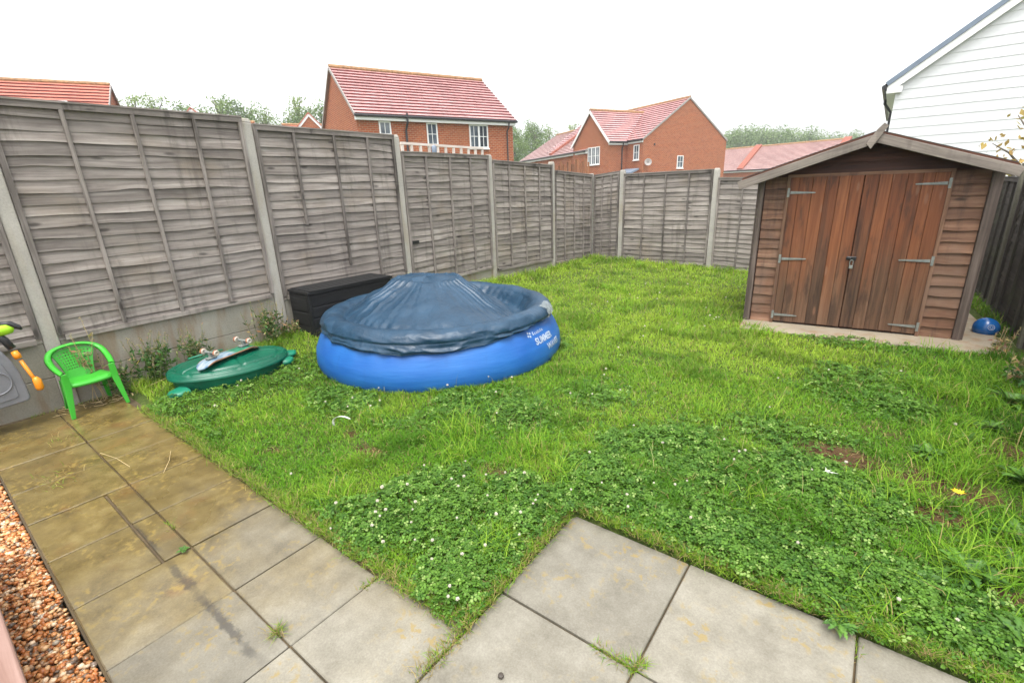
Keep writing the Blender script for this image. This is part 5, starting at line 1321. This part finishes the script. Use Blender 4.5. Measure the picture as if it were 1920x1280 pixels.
# clover spilling over the slab edge
# white clover heads
ch = MB(); ch.tube([(0, 0, -0.07), (0.004, 0.002, -0.03), (0, 0, 0)], 0.0012, 5)
ch.cur = 1; rn_ = random.Random(4)
for k in range(34):
    th = math.acos(1-1.75*(k+.5)/34); ph = k*2.39996; dv = Vector((math.sin(th)*math.cos(ph), math.sin(th)*math.sin(ph), math.cos(th))); c = dv*0.0065+Vector((0, 0, .004))
    up = dv.cross(Vector((.3, .2, 1))).normalized(); sd = dv.cross(up); r0 = 0.0026
    I = [ch.add(c+up*r0), ch.add(c+sd*r0), ch.add(c-up*r0), ch.add(c-sd*r0)]; t_ = ch.add(c+dv*rn_.uniform(.004, .007))
    for q in range(4): ch.face(I[q], I[(q+1) % 4], t_)
CLG = 'white clover flower heads dotted over the lawn'; CLL = 'small round white clover flower head on a thin stem standing in the lawn'
# seen one by one near the slabs, scattered elsewhere
FL = [(-1.98, 1.34), (-1.86, 1.42), (-1.55, 1.72), (-1.42, 1.58), (-1.72, 1.35), (-1.83, 1.18), (-1.77, 1.2), (-1.75, 1.1), (-1.6, 1.02+.03), (-1.5, 1.15), (-1.36, 1.12), (-1.25, 1.2), (-1.18, 1.05), (-1.22, 1.32), (-1.12, 1.45), (-1.3, 1.5), (-1.45, 1.38), (-1.2, 1.7), (-1.38, 1.85), (-1.08, 1.85), (-.98, 2.0), (-1.6, 1.55), (-1.92, 1.6), (-2.05, 1.1), (-1.66, 1.28)]
rg2 = np.random.default_rng(77)
while len(FL) < 95:
    k = rg2.integers(0, len(clx)); dd = math.hypot(clx[k], cly[k])
    if rg2.random() < 0.75 and clx[k] > -1.0: continue
    FL.append((clx[k]+rg2.normal(0, .05), cly[k]+rg2.normal(0, .05)))
for k in range(24): FL.append((rg2.uniform(-3.0, -1.3), rg2.uniform(4.6, 7.6)))
f0 = None
for (x, y) in FL:
    if not bool(in_lawn(np.array([x]), np.array([y]))[0]): continue
    z = float(lawn_z(x, y))+rg2.uniform(.06, .095); sc = rg2.uniform(.42, .75)*(1+0.06*math.hypot(x, y))
    if f0 is None:
        f0 = ch.build('clover_flower', [STEM, PETAL]); f0.location = (x, y, z); tag(f0, CLL, 'flower', CLG)
    else:
        o = f0.copy(); COL.objects.link(o); o.location = (x, y, z)
        o.rotation_euler = (rg2.uniform(-.5, .5), rg2.uniform(-.5, .5), rg2.uniform(0, 6)); o.scale = (sc, sc, sc*rg2.uniform(.8, 1.05))

# broad-leaved weeds
def weed_leafset(nl, L, w, droop, seed, serr=0.25, up=0.5):
    rg = random.Random(seed); V, T, C = [], [], []
    for k in range(nl):
        a = k*2.4+rg.uniform(-.3, .3); l = L*rg.uniform(.6, 1.1); ww = w*rg.uniform(.75, 1.15); u = up*rg.uniform(.5, 1.4); b0 = len(V); ns = 10; tone = rg.uniform(.75, 1.25); f = rg.random()
        for i in range(ns+1):
            t = i/ns; r = l*t*math.cos(u*0.8)*(1-.1*t); z = l*(t*math.sin(u)-droop*t*t)+.012; wd = ww*(math.sin(math.pi*min(1, t*.92+.06))**.8)*(1-serr*(i % 2))*(0.25 if t < .15 else 1)
            for s in (-1, 0, 1):
                px = r*math.cos(a)-s*wd*math.sin(a); py = r*math.sin(a)+s*wd*math.cos(a); V.append((px, py, z+abs(s)*wd*.35+rg.uniform(-.002, .002)))
                c = [(0.035, .1, .014)[q]*(1-f)+(0.09, .19, .028)[q]*f for q in range(3)]; C.append([q*tone*(1.35 if s == 0 else 1) for q in c])
        for i in range(ns):
            for s in (0, 1): q = b0+i*3+s; T += [(q, q+1, q+4), (q, q+4, q+3)]
    return np.array(V), np.array(T), np.array(C)
def weed(name, loc, label, args, group=None, stalk=None):
    t = thing(name, label, 'weed', (loc[0], loc[1], float(lawn_z(loc[0], loc[1]))), group); V, T, C = weed_leafset(*args); raw_mesh('leaves', V, T, WEED, C, smooth=True, parent=t)
    if stalk:
        m = MB(); p = t.location; m.tube([p, p+Vector((.01, 0, stalk*.5)), p+Vector((.02, .01, stalk))], [.005, .004, .002], 6); m.build('stem', STEM, t)
    return t
wg = 'broad-leaved weeds along the right edge of the lawn'
w1 = weed('broadleaf_weed', (0.5, 2.36), 'large jagged-leaved weed near the bottom right corner', (34, .16, .019, .4, 1, .45, .75), wg)
w2 = weed('broadleaf_weed', (0.9, 4.5), 'leafy dark dock clump at the right edge under the shaded fence', (26, .2, .024, .35, 2, .1, .9), wg)
w3 = weed('broadleaf_weed', (0.1, 1.8), 'flat rosette of lobed leaves spilling onto the slab edge', (16, .08, .011, .25, 3, .5, .25), wg)
for (x, y, s, rz, src, lab) in ((0.82, 3.3, .95, 1.0, w2, 'tall leafy weed at the right edge level with the bare soil'), (0.62, 2.05, .9, 2.0, w1, 'jagged weed lowest in the bottom right corner'), (0.42, 3.4, .75, 3.1, w1, 'small serrated weed growing beside the upper bare patch'),
    (0.98, 3.9, .85, 4.0, w2, 'mid-sized dock between the two tall leafy weeds on the right'), (0.7, 2.75, .8, 5.0, w1, 'serrated weed next to the yellow flower'), (1.0, 5.1, .8, .4, w2, 'shaded dock clump nearest the blue ball'),
    (0.88, 2.45, .55, .9, w1, 'small serrated weed in the long grass at the lower right edge'), (0.3, 2.6, .4, 4.4, w3, 'little rosette below the arching tussock'), (0.95, 4.3, .7, 2.2, w1, 'serrated weed under the shaded dock clump'), (0.6, 3.7, .5, 3.6, w2, 'young dock in thin grass left of the tall weeds'), (0.8, 2.9, .6, 5.8, w2, 'young dock at the edge beside the lowest bare soil'), (0.35, 2.2, .5, .2, w2, 'young dock among the clover near the lower right'), (0.65, 2.5, .55, 4.9, w2, 'dock shoot between the jagged weeds at lower right'), (1.02, 3.5, .8, 3.3, w2, 'big dock leaves cut by the right edge'),
    (0.75, 4.0, .7, 1.7, w1, 'serrated weed in the dark grass right of the clover patch'), (0.33, 1.92, .7, 2.9, w3, 'small lobed rosette beside the right slab'), (-2.62, 1.02, .45, 1.2, w3, 'tiny rosette at the slab edge left of the clover corner'), (0.2, 3.25, .6, 2.2, w3, 'flat weed rosette in the thin brown grass')):
    dup(src, (x, y, float(lawn_z(x, y))), rz, s, lab, wg)
jw = weed('joint_weed', (-2.46, .52), 'small green weed growing in the slab joint crossing', (9, .036, .007, .2, 8, .1, .35)); jw.location.z = 0.0

# tall weeds and dry stalks along the fence
def tall_weed(name, loc, label, n, h, dry, seed, spread=.1, heads=True):
    rg = random.Random(seed); p = Vector((loc[0], loc[1], float(lawn_z(*loc))-.01)); t = thing(name, label, 'weed', p); st = MB(); V, T, C = [], [], []
    for k in range(n):
        a = rg.uniform(0, 6.28); r = rg.uniform(0, spread); b = p+Vector((math.cos(a)*r*.6, math.sin(a)*r, 0)); hh = h*rg.uniform(.5, 1.05); lx, ly = rg.uniform(.0, .2)*hh, rg.uniform(-.3, .3)*hh
        if b.x < -5.24: b.x = -5.24
        tip = b+Vector((lx, ly, hh)); mid = b.lerp(tip, .55)+Vector((-.02*hh, 0, .05*hh)); st.tube([b, mid, tip], [.0026, .002, .0011], 4)
        m_ = 46 if heads else 26
        for i in range(m_):
            f = rg.uniform(.15, 1) if not heads else (rg.uniform(.2, .7) if i < m_*.5 else rg.uniform(.76, 1.02)); c = b.lerp(mid, f*2 if f < .5 else 1) if f < .5 else mid.lerp(tip, (f-.5)*2); c = c-p
            s = rg.uniform(.009, .03) if f < .75 else rg.uniform(.004, .009); u = Vector((rg.gauss(0, 1), rg.gauss(0, 1), rg.gauss(.3, 1))).normalized(); w = u.cross(Vector((rg.gauss(0, 1), rg.gauss(0, 1), rg.gauss(0, 1)))).normalized(); b0 = len(V)
            V += [tuple(c), tuple(c+u*s+w*s*.35), tuple(c+u*s*2.1), tuple(c+u*s-w*s*.35)]; T += [(b0, b0+1, b0+2), (b0, b0+2, b0+3)]
            gcol = (.42, .34, .17) if (rg.random() < dry or (f > .75 and heads)) else ((.05, .13, .02) if rg.random() < .6 else (.1, .2, .04)); C += [[q*rg.uniform(.6, 1.15) for q in gcol]]*4
    st.build('stems', STRAW if dry > .5 else STEM, t); raw_mesh('leaves', np.array(V), np.array(T), WEED, np.array(C), parent=t); return t
tall_weed('tall_weed', (-5.18, 1.28), 'tangled dark green weed clump with seed heads left of the sandpit', 38, .48, .06, 1, .17)
tall_weed('tall_weed', (-5.2, 1.62), 'tall brownish weed behind the sandpit lid against the gravel board', 24, .5, .25, 2, .12)
tall_weed('tall_weed', (-5.2, 1.02), 'low leafy weeds beside the right side of the green chair', 26, .3, .2, 3, .12, False)
tall_weed('seeding_grass', (-5.2, .86), 'pale seeding grass stalks rising behind the green chair', 9, .72, .8, 4, .16)
tall_weed('seeding_grass', (-5.16, 2.36), 'feathery seeding grass between the sandpit and the concrete post', 34, .5, .45, 5, .2)
tall_weed('seeding_grass', (-5.2, 2.62), 'dry brown grass at the foot of the post beside the black box', 16, .22, .7, 6, .12)
tall_weed('seeding_grass', (0.98, 5.72), 'pale arching seed stalks in front of the blue ball', 7, .34, .9, 7, .12)
tall_weed('seeding_grass', (1.0, 4.9), 'shaded seeding grass by the right fence', 14, .38, .5, 8, .15)
tall_weed('tall_weed', (-5.1, 4.6), 'low weeds between the pool and the long fence', 14, .2, .2, 9, .2, False)
dn = MB(); p = Vector((0.49, 2.85, float(lawn_z(.49, 2.85))+.11)); dn.cur = 0; dn.tube([p-Vector((.02, 0, .11)), p], .002, 5); dn.cur = 1
for k in range(18):
    a = k*2.4; r = .012+.012*(k/18); d = Vector((math.cos(a), math.sin(a), .25)); s = Vector((-math.sin(a), math.cos(a), 0))*.0045; I = [dn.add(q) for q in (p, p+d*r*.7+s, p+d*r*1.4, p+d*r*.7-s)]; dn.face(*I)
tag(dn.build('dandelion', [STEM, YELLOW]), 'yellow dandelion flower in thin grass near the bottom right', 'flower')

# litter on the lawn
z0 = float(lawn_z(-2.84, 1.65)); m = MB(); rows_ = []
for i in range(13):
    t = i/12; a = R(200)-t*R(150); c = Vector((-2.80+.085*math.cos(a), 1.66+.03*math.cos(a), z0+.075+.06*math.sin(a))); w = .006+.004*math.sin(t*math.pi)
    rows_.append([c+Vector((.5, .6, .2)).normalized()*w, c-Vector((.5, .6, .2)).normalized()*w])
m.grid(rows_); tag(m.build('plastic_strip', LITTER, None, smooth=True, solid=.002), 'curled white plastic strip in the grass in front of the pool', 'litter')
z0 = float(lawn_z(-.04, 2.8)); m = MB()
for k in range(6): m.tube([(-.04, 2.8, z0+.06), (-.04+.032*math.cos(k*1.1)+.006*k, 2.8+.024*math.sin(k*1.1), z0+.055+.008*(k % 3))], [.004, .001], 4)
tag(m.build('feather', LITTER), 'scrap of white feather on the lawn right of the large clover patch', 'litter')
m = MB(); m.lathe([(.004, -.002), (.011, .003), (.010, .009), (.003, .012)], 9, (-.82, .925, .002)); tag(m.build('pebble', m_plain('dark_pebble', (.05, .04, .03), .6)), 'single dark pebble on the pale slab at the bottom edge', 'pebble')
m = MB()
for (a, b_) in (((-3.35, .72, .01), (-3.62, .85, .012)), ((-4.02, .56, .01), (-3.62, .62, .012)), ((-5.0, 1.12, .06), (-4.93, 1.3, .12))): m.tube([a, Vector(a).lerp(Vector(b_), .5)+Vector((.01, .01, .008)), b_], .0012, 5)
stuff(m.build('straw', STRAW))
dl2 = MB(); rg = random.Random(6)
for k in range(46):
    x, y = rg.uniform(-5.25, -5.02), rg.uniform(.55, 1.15); a = rg.uniform(0, 6.28); l = rg.uniform(.03, .09); dl2.tube([(x, y, .004), (max(-5.27, x+math.cos(a)*l), y+math.sin(a)*l, rg.uniform(.01, .035))], .002, 4)
stuff(dl2.build('dead_leaves', STRAW))

# ------------------------------------------------------------------ damp air
hz = MB(); hz.box((-15, 55, 6.6), (330, 330, 16.0)); 
HZ = NT('damp_air'); _pv = HZ.n('VolumePrincipled'); _pv.inputs['Color'].default_value = (0.93, 0.95, 0.97, 1); _pv.inputs['Density'].default_value = 0.0011; _pv.inputs['Anisotropy'].default_value = 0.0
HZ.t.links.new(_pv.outputs[0], HZ.out.inputs['Volume'])
ho = hz.build('haze', HZ.m); stuff(ho)
